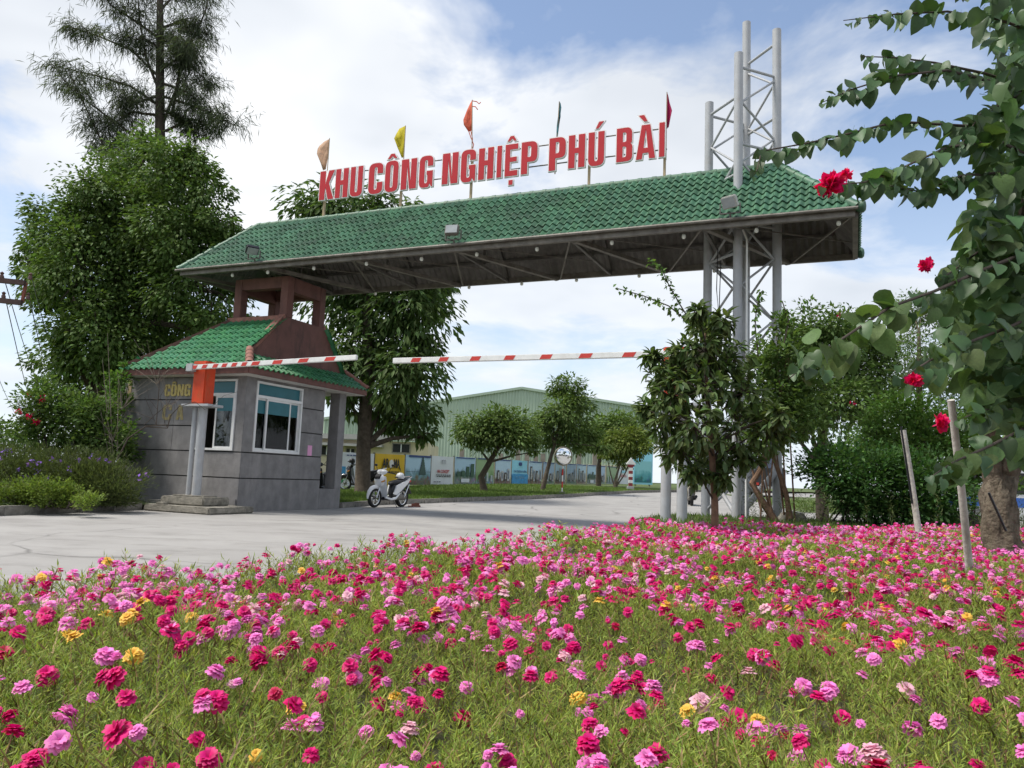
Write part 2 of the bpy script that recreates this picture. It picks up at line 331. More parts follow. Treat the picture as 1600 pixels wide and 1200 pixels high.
kerb_run([(-11.4, 8.0), (-10.3, 10.5), (-9.19, 14.5), (-8.24, 17.9)], .95, .17)
kerb_run([(-4.74, 22.6), (-4.3, 24.8), (-3.4, 26.3), (1.6, 34.8), (7.84, 47.1), (10.3, 51.7), (14, 57), (20, 64)], 1.0, .15)
BED = [(-3.4, -1.5), (-2.8, 1.0), (-2.35, 3.3), (-1.65, 4.4), (-.65, 6.0), (1.3, 9.2), (2.0, 12.9), (2.4, 14.6), (3.8, 17.3), (6.0, 17.5), (9, 16.3), (14, 16.6), (20, 17.2), (20, -1.5)]
o = MB().prism(BED, -.05, .40).build('flower_bed', m_soil); o['kind'] = 'structure'

# ============================================================ GATE CANOPY
SL, SR, TF, TR, TM, HE, HR, RL, RR = -3.35, 13.32, .885, 3.866, 2.375, 6.19, 7.79, -2.15, 11.82
def groot(name, label, cat, group=None): return empty(name, GO, -GA, label, cat, group)
def tile_mesh(w, e, amp=.03):
    xs = np.linspace(0, 1.04, 8); z = amp*np.sin(2*np.pi*xs*1.0+.6); V = []
    for y, dz in ((0, .034), (e*1.12, .0)):
        for x, h in zip(xs, z): V.append((x*w, y, h+dz))
    for x, h in zip(xs, z): V.append((x*w, .006, h+.004))
    F = [(i, i+1, 8+i+1, 8+i) for i in range(7)] + [(16+i, 16+i+1, i+1, i) for i in range(7)]
    me = bpy.data.meshes.new('tile'); me.from_pydata(V, [], F); me.polygons.foreach_set('use_smooth', [True]*14); me.set_sharp_from_angle(angle=R_(50)); return me
def frame(o, es, eu):
    es = Vector(es).normalized(); eu = Vector(eu); eu = (eu-es*eu.dot(es)).normalized(); n = es.cross(eu)
    return Matrix(((es.x, eu.x, n.x, o[0]), (es.y, eu.y, n.y, o[1]), (es.z, eu.z, n.z, o[2]), (0, 0, 0, 1)))
def tile_field(o, es, eu, L, w, e, left, right):
    """matrices of tiles; left/right give the bounds along es at up-slope distance y"""
    Fm = frame(o, es, eu); out = []
    for r in range(int(L/e+.35)):
        y = r*e; a, b = left(min(L, y+e*.5)), right(min(L, y+e*.5)); k0 = math.floor(a/w+.2); k1 = math.ceil(b/w-.2)
        for k in range(k0, k1): out.append(Fm @ Matrix.Translation((k*w, y-.03, random.uniform(-.004, .004))) @ Matrix.Rotation(random.uniform(-.014, .014), 4, 'Z'))
    return out
def join_tiles(name, me, mats, mat, parent):
    if not mats: return
    n = len(me.vertices); V0 = np.empty(n*3); me.vertices.foreach_get('co', V0); V0 = np.c_[V0.reshape(-1, 3), np.ones(n)]
    F0 = np.array([list(p.vertices) for p in me.polygons])
    V = np.concatenate([(np.array(m) @ V0.T).T[:, :3] for m in mats]); F = np.concatenate([F0+i*n for i in range(len(mats))])
    o = link(name, np_mesh(name, V, F, smooth=True), mat, parent); o['kind'] = 'stuff'; o.data.set_sharp_from_angle(angle=R_(50)); return o
def caps(parent, p, q, r, step, mat, name='ridge_tile', share={}):
    p = Vector(p); q = Vector(q); L = (q-p).length; n = max(1, round(L/step)); st = L/n; d = (q-p).normalized()
    key = (round(r, 3), round(step, 2), mat.name)
    if key not in share:
        V = []; F = []; k = 8
        for x, rr in ((-.03, r*1.06), (st*.2, r*1.06), (st*.22, r*.94), (st*1.05, r*.94)):
            for j in range(k): t = math.pi*(-.08+1.16*j/(k-1)); V.append((x, rr*math.cos(t), rr*math.sin(t)))
        for i in range(3):
            for j in range(k-1): F.append((i*k+j, i*k+j+1, (i+1)*k+j+1, (i+1)*k+j))
        me = bpy.data.meshes.new(name); me.from_pydata(V, [], F); me.polygons.foreach_set('use_smooth', [True]*len(F)); me.set_sharp_from_angle(angle=R_(50)); me.materials.append(mat); share[key] = (me, st)
    me, s0 = share[key]; up = Vector((0, 0, 1)); a = up.cross(d).normalized(); b = d.cross(a)
    for i in range(n):
        c = p+d*(st*i); mt = Matrix(((d.x, a.x, b.x, c.x), (d.y, a.y, b.y, c.y), (d.z, a.z, b.z, c.z), (0, 0, 0, 1)))
        link(name, me, None, parent, mt @ Matrix.Diagonal((st/s0, 1, 1, 1)))
canopy = groot('gate_canopy', 'long green tiled canopy spanning the road between booth and lattice tower', 'canopy')
tme = tile_mesh(.165, .24); tme_far = tme.copy(); tme.materials.append(m_tile)
slope = math.hypot(TM-TF, HR-HE); hl, hr = RL-SL, SR-RR
front = tile_field((SL, TF-.06, HE+.06), (1, 0, 0), (0, TM-TF, HR-HE), slope+.05, .165, .24, lambda y: hl*y/slope, lambda y: (SR-SL)-hr*y/slope)
front.sort(key=lambda m: -m.translation.x)
for m in front[:300]: link('tile', tme, None, canopy, m)
rest = front[300:]
rest += tile_field((SR, TR+.06, HE+.06), (-1, 0, 0), (0, TM-TR, HR-HE), slope+.05, .165, .24, lambda y: hr*y/slope, lambda y: (SR-SL)-hl*y/slope)
rest += tile_field((SR+.06, TF, HE+.06), (0, 1, 0), (-hr, 0, HR-HE), math.hypot(hr, HR-HE), .165, .24, lambda y: (TM-TF)*y/math.hypot(hr, HR-HE), lambda y: (TR-TF)-(TM-TF)*y/math.hypot(hr, HR-HE))
rest += tile_field((SL-.06, TR, HE+.06), (0, -1, 0), (hl, 0, HR-HE), math.hypot(hl, HR-HE), .165, .24, lambda y: (TM-TF)*y/math.hypot(hl, HR-HE), lambda y: (TR-TF)-(TM-TF)*y/math.hypot(hl, HR-HE))
join_tiles('tiles', tme_far, rest, m_tile_s, canopy)
caps(canopy, (RL, TM, HR+.05), (RR, TM, HR+.05), .085, .33, m_tile)
for (a, b) in (((SL-.05, TF-.05, HE+.07), (RL, TM, HR+.05)), ((SR+.05, TF-.05, HE+.07), (RR, TM, HR+.05)), ((SL-.05, TR+.05, HE+.07), (RL, TM, HR+.05)), ((SR+.05, TR+.05, HE+.07), (RR, TM, HR+.05))): caps(canopy, a, b, .1, .33, m_tile)
MB().lathe([(.001, .0), (.07, .02), (.115, .09), (.12, .16), (.08, .2), (.001, .21)], 12, 'x').build('hip_finial', m_tile, canopy, True, Matrix.Translation((SR-.02, TF-.03, HE+.08)))
MB().lathe([(.001, .0), (.07, .02), (.115, .09), (.12, .16), (.08, .2), (.001, .21)], 12, 'x').build('hip_finial', m_tile, canopy, True, Matrix.Translation((SR-.02, TR+.0, HE+.04)))
# corrugated underside following the tile rolls, one sheet to a slope
def sheet(o, es, eu, L, left, right, pitch=.165):
    Fm = frame(o, es, eu); tot = right(0); n = int(tot/pitch*4); rows = 10; V = []; F = []
    for r in range(rows+1):
        y = L*r/rows; a, b = left(y), right(y)
        for i in range(n+1):
            x = min(max(tot*i/n, a), b); V.append(tuple(Fm @ Vector((x, y, -.035+.022*math.sin(2*math.pi*x/pitch) + (.02 if r % 2 else 0)))))
    for r in range(rows):
        for i in range(n): k = r*(n+1)+i; F.append((k, k+1, k+n+2, k+n+1))
    return V, F
mb = MB()
for args in (((SL, TF, HE+.05), (1, 0, 0), (0, TM-TF, HR-HE), slope, lambda y: hl*y/slope, lambda y: (SR-SL)-hr*y/slope),
             ((SR, TR, HE+.05), (-1, 0, 0), (0, TM-TR, HR-HE), slope, lambda y: hr*y/slope, lambda y: (SR-SL)-hl*y/slope),
             ((SR, TF, HE+.05), (0, 1, 0), (-hr, 0, HR-HE), math.hypot(hr, HR-HE), lambda y: (TM-TF)*y/math.hypot(hr, HR-HE), lambda y: (TR-TF)-(TM-TF)*y/math.hypot(hr, HR-HE)),
             ((SL, TR, HE+.05), (0, -1, 0), (hl, 0, HR-HE), math.hypot(hl, HR-HE), lambda y: (TM-TF)*y/math.hypot(hl, HR-HE), lambda y: (TR-TF)-(TM-TF)*y/math.hypot(hl, HR-HE))):
    mb.add(*sheet(*args))
mb.build('roof_underside', m_under, canopy, recalc=False)
def bar(parent, name, p, q, w, h, mat): return MB().bar(p, q, w, h).build(name, mat, parent, recalc=False)
bar(canopy, 'eave_beam', (SL, TF, HE-.03), (SR, TF, HE-.03), .09, .13, m_steel); bar(canopy, 'eave_beam', (SL, TR, HE-.03), (SR, TR, HE-.03), .09, .13, m_steel)
bar(canopy, 'end_beam', (SL, TF+.05, HE-.03), (SL, TR-.05, HE-.03), .08, .11, m_steel); bar(canopy, 'end_beam', (SR, TF+.05, HE-.03), (SR, TR-.05, HE-.03), .1, .15, m_steel)
MB().tube([(SL-.1, TF-.12, HE+.035), (SR+.05, TF-.12, HE+.035)], .035, 8).build('gutter', m_steel, canopy, True)
for k in (.28, .55, .82):
    for sg in (-1, 1):
        t = TM+sg*(TM-TF)*(1-k); z = HE+(HR-HE)*k-.07; bar(canopy, 'purlin', (SL+hl*k, t, z), (SR-hr*k, t, z), .05, .06, m_dsteel)
nb = 6; bay = (SR-SL)/nb
for i in range(nb+1):
    s0 = SL+bay*i
    if 0 < i < nb:
        bar(canopy, 'cross_tie', (s0, TF+.05, HE-.05), (s0, TR-.05, HE-.05), .06, .07, m_dsteel)
        for t in (TF, TR): bar(canopy, 'rafter', (s0, t, HE), (s0, TM, HR-.12), .06, .08, m_dsteel)
        bar(canopy, 'king_post', (s0, TM, HE), (s0, TM, HR-.15), .05, .05, m_dsteel)
    if i < nb:
        a, b = (TF, TR)
        bar(canopy, 'web_brace', (s0+.06, a+.05, HE-.06), (s0+bay/2, b-.05, HE-.09), .11, .09, m_steel)
        bar(canopy, 'web_brace', (s0+bay-.06, a+.05, HE-.06), (s0+bay/2+.08, b-.05, HE-.09), .035, .035, m_steel)
        bar(canopy, 'tie_rod', (s0+.1, a+.05, HE+.04), (s0+bay*1., TM+.6, HE+.02), .02, .02, m_steel)
        bar(canopy, 'strut', (s0+bay*.5, TF+.05, HE-.02), (s0+bay*.4, TM, HE+.85), .05, .05, m_dsteel)

bulb_base = MB().lathe([(.001, .0), (.035, 0), (.035, -.06), (.001, -.06)], 10); bulb_glass = MB().lathe([(.001, -.055), (.04, -.06), (.052, -.1), (.05, -.14), (.03, -.165), (.001, -.17)], 12)
m_bulb = M('frosted_bulb', (.72, .72, .66), .35, .03)
ordn = ['leftmost', 'second', 'third', 'fourth', 'fifth', 'sixth', 'seventh', 'eighth', 'ninth', 'tenth', 'rightmost']
proto = None
def bulb(s, t, z, label):
    global proto
    if proto is None:
        proto = empty('light_bulb'); bulb_base.build('lamp_holder', m_dsteel, proto, True); bulb_glass.build('bulb', m_bulb, proto, True); proto.scale = (.8, .8, .8); r = proto
    else: r = copy_tree(proto)
    r.location = G(s, t, z); tag(r, label, 'light bulb', 'bulbs hanging along the canopy eaves')
for i, s in enumerate((-1.71, -.54, .91, 2.47, 4.0, 5.44, 6.91, 8.61, 10.12, 11.54, 13.03)):
    bulb(s, TF+.16, HE-.06, f'white bulb under the front eave of the canopy, {ordn[i]}' + (' from the left' if 0 < i < 10 else ' of its row'))
for i, s in enumerate((.96, 3.9, 5.42, 6.91, 8.51, 10.3)):
    bulb(s, TR-.12, HE-.08, 'white bulb under the rear eave of the canopy, ' + (f'{ordn[i]} from the left' if 0 < i < 5 else ('leftmost of its row' if i == 0 else 'nearest the lattice tower')))

def floodlight(s, mat, label, tilt, yaw):
    r = empty('floodlight', G(s, TF-.16, HE+.12), -GA, label, 'floodlight', 'floodlights on the canopy eave')
    mt = Matrix.Translation((0, -.08, .22)) @ Matrix.Rotation(yaw, 4, 'Z') @ Matrix.Rotation(tilt, 4, 'X')
    h = MB().box(-.16, .16, -.05, .06, -.12, .12).build('housing', mat, r, mtx=mt, bevel=.02)
    for k in range(5): MB().box(-.13, .13, .055, .085, -.09+.045*k-.006, -.09+.045*k+.006).build('cooling_fin', mat, h)
    MB().box(-.135, .135, -.056, -.05, -.1, .1).build('lens', M('lamp_lens', (.3, .32, .33), .15, .1), h)
    b = MB(); b.bar((-.19, 0, .22), (-.19, 0, .02), .02, .035); b.bar((.19, 0, .22), (.19, 0, .02), .02, .035); b.bar((-.19, 0, .02), (.19, 0, .02), .035, .02); b.bar((0, 0, .02), (0, .12, -.12), .03, .03)
    b.build('bracket', m_dsteel, r)
floodlight(-.74, m_black, 'black floodlight on the left part of the canopy eave above the booth', R_(50), R_(55))
floodlight(4.99, m_steel, 'grey floodlight on the middle of the canopy eave', R_(-15), R_(10))
floodlight(11.08, M('pale_lamp_metal', (.45, .44, .41), .45, .1), 'pale grey floodlight on the canopy eave in front of the lattice tower', R_(28), R_(-25))

# ============================================================ SIGN
def rnd_poly(pts):                      # pts: (x, y, radius)
    out = []; n = len(pts)
    for i in range(n):
        x, y, r = (*pts[i], 0)[:3]; p = Vector((x, y)); a = Vector(pts[i-1][:2]); b = Vector(pts[(i+1) % n][:2])
        if r <= 0: out.append((x, y)); continue
        da = (a-p); db = (b-p); r1 = min(r, da.length*.5); r2 = min(r, db.length*.5); s, e = p+da.normalized()*r1, p+db.normalized()*r2
        for k in range(7): t = k/6; q = s*(1-t)**2 + p*2*t*(1-t) + e*t*t; out.append((q.x, q.y))
    return out
def glyph(ch, w):
    st = min(.24, w*.42); hb = .19; r = w*.42; ri = max(.02, r-st*.8)
    def ring(x0, x1, y0, y1, rr): return rnd_poly([(x0, y0, rr), (x1, y0, rr), (x1, y1, rr), (x0, y1, rr)])
    if ch == 'K': return [[(0, 0), (0, 1), (st, 1), (st, .60), (.60*w, 1), (w*1.02, 1), (.66*w, .56), (w*1.03, 0), (.60*w, 0), (.43*w, .36), (st, .28), (st, 0)]]
    if ch == 'H': return [[(0, 0), (0, 1), (st, 1), (st, .61), (w-st, .61), (w-st, 1), (w, 1), (w, 0), (w-st, 0), (w-st, .43), (st, .43), (st, 0)]]
    if ch == 'U': return [rnd_poly([(0, 1), (st, 1), (st, .14, ri+.03), (w-st, .14, ri+.03), (w-st, 1), (w, 1), (w, -.02, r), (0, -.02, r)])]
    if ch == 'C': return [rnd_poly([(w, .64), (w, 1.02, r), (0, 1.02, r), (0, -.02, r), (w, -.02, r), (w, .38), (w-st, .38), (w-st, .14, ri+.02), (st, .14, ri+.02), (st, .86, ri+.02), (w-st, .86, ri+.02), (w-st, .64)])]
    if ch == 'G': return [rnd_poly([(w, .66), (w, 1.02, r), (0, 1.02, r), (0, -.02, r), (w*.72, -.02, w*.2), (w*.78, .08), (w*.86, 0), (w, 0), (w, .53), (w*.52, .53), (w*.52, .38), (w-st, .38), (w-st, .14, ri+.02), (st, .14, ri+.02), (st, .86, ri+.02), (w-st, .86, ri+.02), (w-st, .66)])]
    if ch == 'O': return [ring(0, w, -.02, 1.02, r), ring(st, w-st, .14, .86, ri+.03)]
    if ch == 'N': return [[(0, 0), (0, 1), (st*1.15, 1), (w-st*.95, .42), (w-st*.95, 1), (w, 1), (w, 0), (w-st*1.1, 0), (st*.95, .58), (st*.95, 0)]]
    if ch == 'I': return [[(0, 0), (0, 1), (w, 1), (w, 0)]]
    if ch == 'E': return [[(0, 0), (0, 1), (w, 1), (w, 1-hb), (st, 1-hb), (st, .60), (w*.92, .60), (w*.92, .43), (st, .43), (st, hb), (w, hb), (w, 0)]]
    if ch == 'P': return [rnd_poly([(0, 0), (0, 1), (w, 1, r), (w, .36, r), (st, .36), (st, 0)]), rnd_poly([(st, .53), (w-st, .53, .06), (w-st, .84, .06), (st, .84)])]
    if ch == 'B': return [rnd_poly([(0, 0), (0, 1), (w*.97, 1, r*.9), (w*.97, .55, .09), (w*.90, .52), (w, .47, .09), (w, 0, r*.9)]), rnd_poly([(st, .59), (w-st, .59, .04), (w-st, .84, .05), (st, .84)]), rnd_poly([(st, .15), (w-st, .15, .05), (w-st, .43, .04), (st, .43)])]
    if ch == 'A': return [[(0, 0), (w*.27, 1), (w*.73, 1), (w, 0), (w*.66, 0), (w*.62, .17), (w*.38, .17), (w*.34, 0)], [(w*.42, .34), (w*.58, .34), (w*.5, .74)]]
    if ch == '^': return [[(w*.1, 1.07), (w*.36, 1.25), (w*.64, 1.25), (w*.9, 1.07), (w*.66, 1.07), (w*.5, 1.14), (w*.34, 1.07)]]
    if ch == '.': return [[(w*.32, -.27), (w*.32, -.1), (w*.68, -.1), (w*.68, -.27)]]
    if ch == '/': return [[(w*.4, 1.07), (w*.62, 1.29), (w*.98, 1.29), (w*.62, 1.07)]]
    if ch == '\\': return [[(w*.08, 1.29), (w*.42, 1.29), (w*.62, 1.07), (w*.4, 1.07)]]
def curve_mesh(loops, ext, off, sx=1, sy=1):
    c = bpy.data.curves.new('c', 'CURVE'); c.dimensions = '2D'; c.fill_mode = 'BOTH'; c.extrude = ext; c.offset = off
    for lp in loops:
        sp = c.splines.new('POLY'); sp.points.add(len(lp)-1); sp.use_cyclic_u = True
        for p, q in zip(sp.points, lp): p.co = (q[0]*sx, q[1]*sy, 0, 1)
    o = bpy.data.objects.new('c', c); me = bpy.data.meshes.new_from_object(o); bpy.data.objects.remove(o); bpy.data.curves.remove(c); return me
sign = groot('gate_sign', 'red white-edged lettering KHU CÔNG NGHIỆP PHÚ BÀI on rails above the canopy', 'sign')
LET = [('K', -.06, .46), ('H', .46, .92), ('U', .94, 1.38), ('C', 1.52, 2.01), ('O^', 2.03, 2.48), ('N', 2.52, 3.03), ('G', 3.06, 3.51), ('N', 3.73, 4.23), ('G', 4.26, 4.72), ('H', 4.75, 5.21), ('I', 5.25, 5.43), ('E^.', 5.47, 5.86), ('P', 5.90, 6.37), ('P', 6.62, 7.09), ('H', 7.11, 7.57), ('U/', 7.60, 8.04), ('B', 8.28, 8.71), ('A\\', 8.74, 9.24), ('I', 9.27, 9.45)]
HL = .83
for chs, a, b in LET:
    w = (b-a-.035)/HL; root = None
    for ch in chs:
        lp = glyph(ch, w)
        fm = curve_mesh([[(x, y) for x, y in l] for l in lp], .012, -.012, HL, HL); wm = curve_mesh(lp, .03, .010, HL, HL)
        mt = Matrix.Translation((a+.018, TM-.10, 8.31)) @ Matrix.Rotation(math.pi/2, 4, 'X')
        nm = 'letter' if ch.isalpha() else 'accent_mark'
        if root is None: o = link(nm, wm, m_signw, sign, mt); root = o
        else: o = link(nm, wm, m_signw, root)
        if nm == 'letter': o['label'] = f'red letter {ch} with white edge'
        link('red_face', fm, m_sign, o if root is o else root, Matrix.Translation((0, 0, .027)))
for z in (8.52, 9.02): MB().tube([(-.05, TM-.05, z), (9.46, TM-.05, z)], .016, 6).build('rail', m_steel, sign, True)
m_tan = M('bleached_wood', (.45, .35, .22), .85, .2, 9)
for s in (.06, 2.49, 4.53, 7.62, 9.40): bar(sign, 'support_post', (s, TM, HR), (s, TM, 9.12), .05, .06, m_tan)
def flag(s, z0, z1, lean, outline, c, label, lbl_tails=None):
    r = groot('flag', label, 'flag', 'flags on the sign posts'); top = Vector((s+lean, TM+.03, z1))
    MB().tube([(s, TM+.03, z0), top], [.014, .01], 6).build('flag_pole', M('flag_stick', (.35, .27, .17), .8, .2), r, True)
    pts = [Vector((top.x+x, TM+.03+y, top.z+z)) for x, y, z in outline]; n = len(pts); cen = sum(pts, Vector())/n + Vector((0, .05, 0))
    V = [tuple(p) for p in pts] + [tuple(p.lerp(cen, .5)+Vector((0, random.uniform(-.06, .06), 0))) for p in pts] + [tuple(cen)]
    F = [(i, (i+1) % n, n+(i+1) % n, n+i) for i in range(n)] + [(n+i, n+(i+1) % n, 2*n) for i in range(n)]
    me = bpy.data.meshes.new('cloth'); me.from_pydata(V, [], F); me.polygons.foreach_set('use_smooth', [True]*len(F)); o = link('cloth', me, M('cloth_'+label.split()[0], c, .8, .12, 9, transl=.35, thin=(1.1, 1, .9)), r)
    md = o.modifiers.new('thickness', 'SOLIDIFY'); md.thickness = .006
    for tl in lbl_tails or []: MB().tube([(top.x+x, TM+.03+y, top.z+z) for x, y, z in tl], .012, 5).build('torn_strip', o.data.materials[0], r, True)
flag(.06, 8.3, 10.15, -.0, [(0, 0, -.02), (-.2, .03, -.06), (-.38, .06, -.15), (-.40, .02, -.25), (-.36, -.05, -.42), (-.26, .02, -.68), (-.19, .05, -.88), (-.06, 0, -.89), (-.01, 0, -.5)], (.62, .42, .29), 'peach faded flag on the leftmost sign post above the letter K')
flag(2.49, 8.3, 10.15, -.0, [(0, 0, 0), (-.22, .05, -.03), (-.29, .02, -.18), (-.30, -.05, -.33), (-.24, .04, -.55), (-.17, .05, -.70), (-.06, 0, -.88), (-.02, 0, -.87), (-.01, 0, -.4)], (.60, .52, .03), 'yellow flag on the second sign post from the left')
flag(4.53, 8.3, 10.55, -.1, [(0, 0, 0), (-.08, .05, -.06), (-.16, .05, -.22), (-.23, 0, -.50), (-.18, -.05, -.66), (-.09, .05, -.82), (.03, 0, -.82), (.03, 0, -.60), (.02, 0, -.3)], (.68, .16, .09), 'orange tattered flag trailing torn strips above the letter G',
     [[(-.06, 0, -.82), (.0, .03, -1.0), (.1, .0, -1.2), (.05, .03, -1.38), (-.02, 0, -1.55)], [(.0, 0, -.82), (.06, .0, -1.05), (.04, .02, -1.3), (.08, 0, -1.5)], [(0, 0, -.03), (.12, .02, -.06), (.2, 0, -.14), (.24, .01, -.1)], [(.01, 0, -.18), (.1, 0, -.2), (.16, .02, -.28)]])
flag(6.75, 8.3, 10.12, .05, [(0, 0, 0), (.03, .02, -.04), (.05, .02, -.15), (.03, 0, -.30), (.0, .02, -.5), (-.01, 0, -.92), (-.05, .02, -.95), (-.04, 0, -.6), (-.01, 0, -.25)], (.12, .33, .38), 'teal rolled-up flag on a thin stick above the word PHÚ')
flag(9.42, 8.3, 9.92, -.0, [(0, 0, 0), (.03, .03, -.1), (.06, .02, -.25), (.12, .02, -.45), (.10, -.02, -.62), (.05, .02, -.84), (.0, 0, -.88), (-.01, 0, -.5)], (.45, .015, .11), 'crimson narrow flag on the rightmost sign post')

# ============================================================ LATTICE TOWER
tower = groot('lattice_tower', 'pale grey steel lattice tower of four pipes rising through the canopy', 'tower')
TP = [(11.09, 1.77, 10.2), (11.80, 2.50, 11.0), (11.07, 3.24, 11.75), (10.36, 2.50, 9.55)]
for s, t, z in TP:
    MB().tube([(s, t, .36), (s, t, z)], .094, 16).build('post', m_post, tower, True)
for i in range(4):
    a, b = TP[i], TP[(i+1) % 4]; zt = min(a[2], b[2])-.3; z = .55; k = i
    while z+.66 < zt:
        p, q = (a, b) if k % 2 else (b, a)
        d = (Vector((q[0], q[1], 0))-Vector((p[0], p[1], 0))).normalized()*.08
        MB().tube([(p[0]+d.x, p[1]+d.y, z), (q[0]-d.x, q[1]-d.y, z+.66)], .025, 8).build('brace', m_post, tower, True); z += .66; k += 1
    for z in (zt, zt-1.7, zt-3.4):
        MB().tube([(a[0], a[1], z), (b[0], b[1], z)], .03, 8).build('cross_bar', m_post, tower, True)
MB().tube([(11.28, 1.72, .36), (11.28, 1.72, HE-.1), (11.2, 1.7, HE+.1)], .022, 8).build('cable_pipe', m_white, tower, True)
MB().tube([(11.15, 1.85, .5), (11.76, 2.44, 1.35)], .07, 10).build('base_strut', m_post, tower, True)
MB().tube([(11.05, 1.83, .5), (10.42, 2.44, 1.35)], .045, 10).build('base_strut', m_post, tower, True)
MB().tube([(10.62, 2.2, HE-.1), (10.6, 2.2, HE-1.0), (10.66, 2.15, HE-1.6), (10.7, 2.1, HE-.4)], .01, 6).build('loose_cable', m_black, tower, True)

# ============================================================ GUARD BOOTH
booth = groot('guard_booth', 'grey plastered guard booth with green tiled roof and brown open frame on top', 'guard booth')
S0, T1, T2, ZT = -3.97, 3.04, 4.0, 3.2
# recessed core of the walls with the window openings left free
WL = (-1.47, -.24, 1.42, 3.13); WR = (.34, 2.07, 1.42, 3.13)
c = MB(); th = .14
c.box(S0, 0-th, 0, th, 0, WL[2]-.0); c.box(S0, WL[0], 0, th, WL[2], ZT); c.box(WL[1], -th, 0, th, WL[2], ZT); c.box(WL[0], WL[1], 0, th, WL[3], ZT)
c.box(-th, 0, 0, T1, 0, WR[2]); c.box(-th, 0, 0, WR[0], WR[2], ZT); c.box(-th, 0, WR[1], T1, WR[2], ZT); c.box(-th, 0, WR[0], WR[1], WR[3], ZT)
c.build('wall_core', m_groove, booth)
c = MB(); c.box(S0, S0+th, th, T1, 0, ZT); c.box(S0+th, -th, T1-th, T1, 0, 1.3); c.box(S0+th, -2.6, T1-th, T1, 1.3, ZT); c.box(-1.0, -th, T1-th, T1, 1.3, ZT); c.box(-2.6, -1., T1-th, T1, 2.5, ZT)
c.build('rear_wall', m_room, booth)
pm = .022
def panelL(a, b, z0, z1): MB().box(a, b, -pm, 0.004, z0, z1).build('wall_panel', m_stone, booth, bevel=.004)
def panelR(a, b, z0, z1): MB().box(-.004, pm, a, b, z0, z1).build('wall_panel', m_stone, booth, bevel=.004)
BZ = [.0, .78, 1.39, 2.0, 2.64, 3.2]; g = .013
for i in range(5):
    z0, z1 = BZ[i]+(g if i else 0), BZ[i+1]-g
    if i < 2:
        for a, b in ((S0, -2.9), (-2.895, -1.4), (-1.395, pm)): panelL(a, b, z0, z1)
        panelR(.0 if i else .0, T1 if i else T2, z0, z1 if i else .54) if i else None
        if i: pass
    else:
        panelL(S0, -2.2, z0, z1); panelL(-2.195, WL[0], z0, z1); panelR(WR[1], T1, z0, z1)
panelR(.0, T1, .0, .78-g); panelL(WL[1], pm, 1.39+g, ZT); panelR(0., WR[0], 1.39+g, ZT); panelL(WL[0], WL[1], 1.39+g, WL[2]); panelR(WR[0], WR[1], 1.39+g, WR[2])
panelL(WL[0], WL[1], WL[3], ZT); panelR(WR[0], WR[1], WR[3], ZT)
MB().box(-3.0, .0, -.06, -pm-.002, 0, .30).build('plinth', m_stone, booth, bevel=.01)
MB().box(-.28, pm, T1+.002, T2, 0, .54).build('parapet', m_stone, booth, bevel=.006)
MB().box(-.30, pm+.004, 3.70, T2+.004, .543, ZT).build('pillar', m_stone, booth, bevel=.006)
MB().box(S0, S0+.3, 3.70, T2, 0, ZT).build('pillar', m_stone, booth, bevel=.006)
MB().box(S0+.15, -.3, T1+.01, T2, -.02, .16).build('veranda_floor', m_block, booth)
MB().box(S0+th, -th, th, T1-th, .05, .17).build('room_floor', m_room, booth)
MB().box(S0+.12, S0+.24, -pm-.012, -pm, 2.7, 3.16).build('yellow_stain_strip', M('ochre_strip', (.36, .27, .15), .8, .2, 9), booth)
# windows
def wframe(parent, P, rects, d0, d1, mat, name):        # P maps (along, depth, z)
    mb = MB()
    for a, b, z0, z1 in rects:
        q = [P(a, d0, z0), P(b, d1, z1)]
        lo = [min(q[0][i], q[1][i]) for i in range(3)]; hi = [max(q[0][i], q[1][i]) for i in range(3)]
        mb.box(lo[0], hi[0], lo[1], hi[1], lo[2], hi[2])
    return mb.build(name, mat, parent)
def window(P, a, b, z0, z1, sashes, label):
    w = .05; zt = 2.76
    f = wframe(booth, P, [(a, a+w, z0, z1), (b-w, b, z0, z1), (a+w, b-w, z0, z0+w), (a+w, b-w, z1-w, z1), (a+w, b-w, zt-.035, zt+.035)], -.05, .09, m_alum, 'window'); f['label'] = label
    wframe(f, P, [(a+w, b-w, zt+.035, z1-w)], .03, .04, m_blue, 'transom_pane')
    for (p, q, dep, shut) in sashes:
        wframe(f, P, [(p, p+.045, z0+w, zt-.035), (q-.045, q, z0+w, zt-.035), (p+.045, q-.045, z0+w, z0+w+.045), (p+.045, q-.045, zt-.08, zt-.035)], dep, dep+.03, m_alum, 'sash')
        wframe(f, P, [(p+.045, q-.045, 2.36, zt-.08)], dep+.012, dep+.018, m_blue, 'tinted_pane'); wframe(f, P, [(p+.045, q-.045, z0+w+.045, 2.36)], dep+.012, dep+.018, m_glass, 'pane')
window(lambda a, d, z: (a, d, z), *WL, [(-.87, -.29, -.03, 0)], 'sliding window with its left half open')
window(lambda a, d, z: (-d, a, z), *WR, [(.39, .80, .02, 0), (.74, 1.64, -.03, 0), (1.60, 2.02, .02, 0)], 'three-part sliding window with teal upper panes')
MB().box(-3.2, -1.2, 1.6, 2.3, .17, 1.0).build('desk', m_room, booth); MB().box(-2.2, -1.3, 2.55, 2.8, .17, 2.3).build('cupboard', M('dull_wood', (.12, .08, .05), .7, .2), booth)
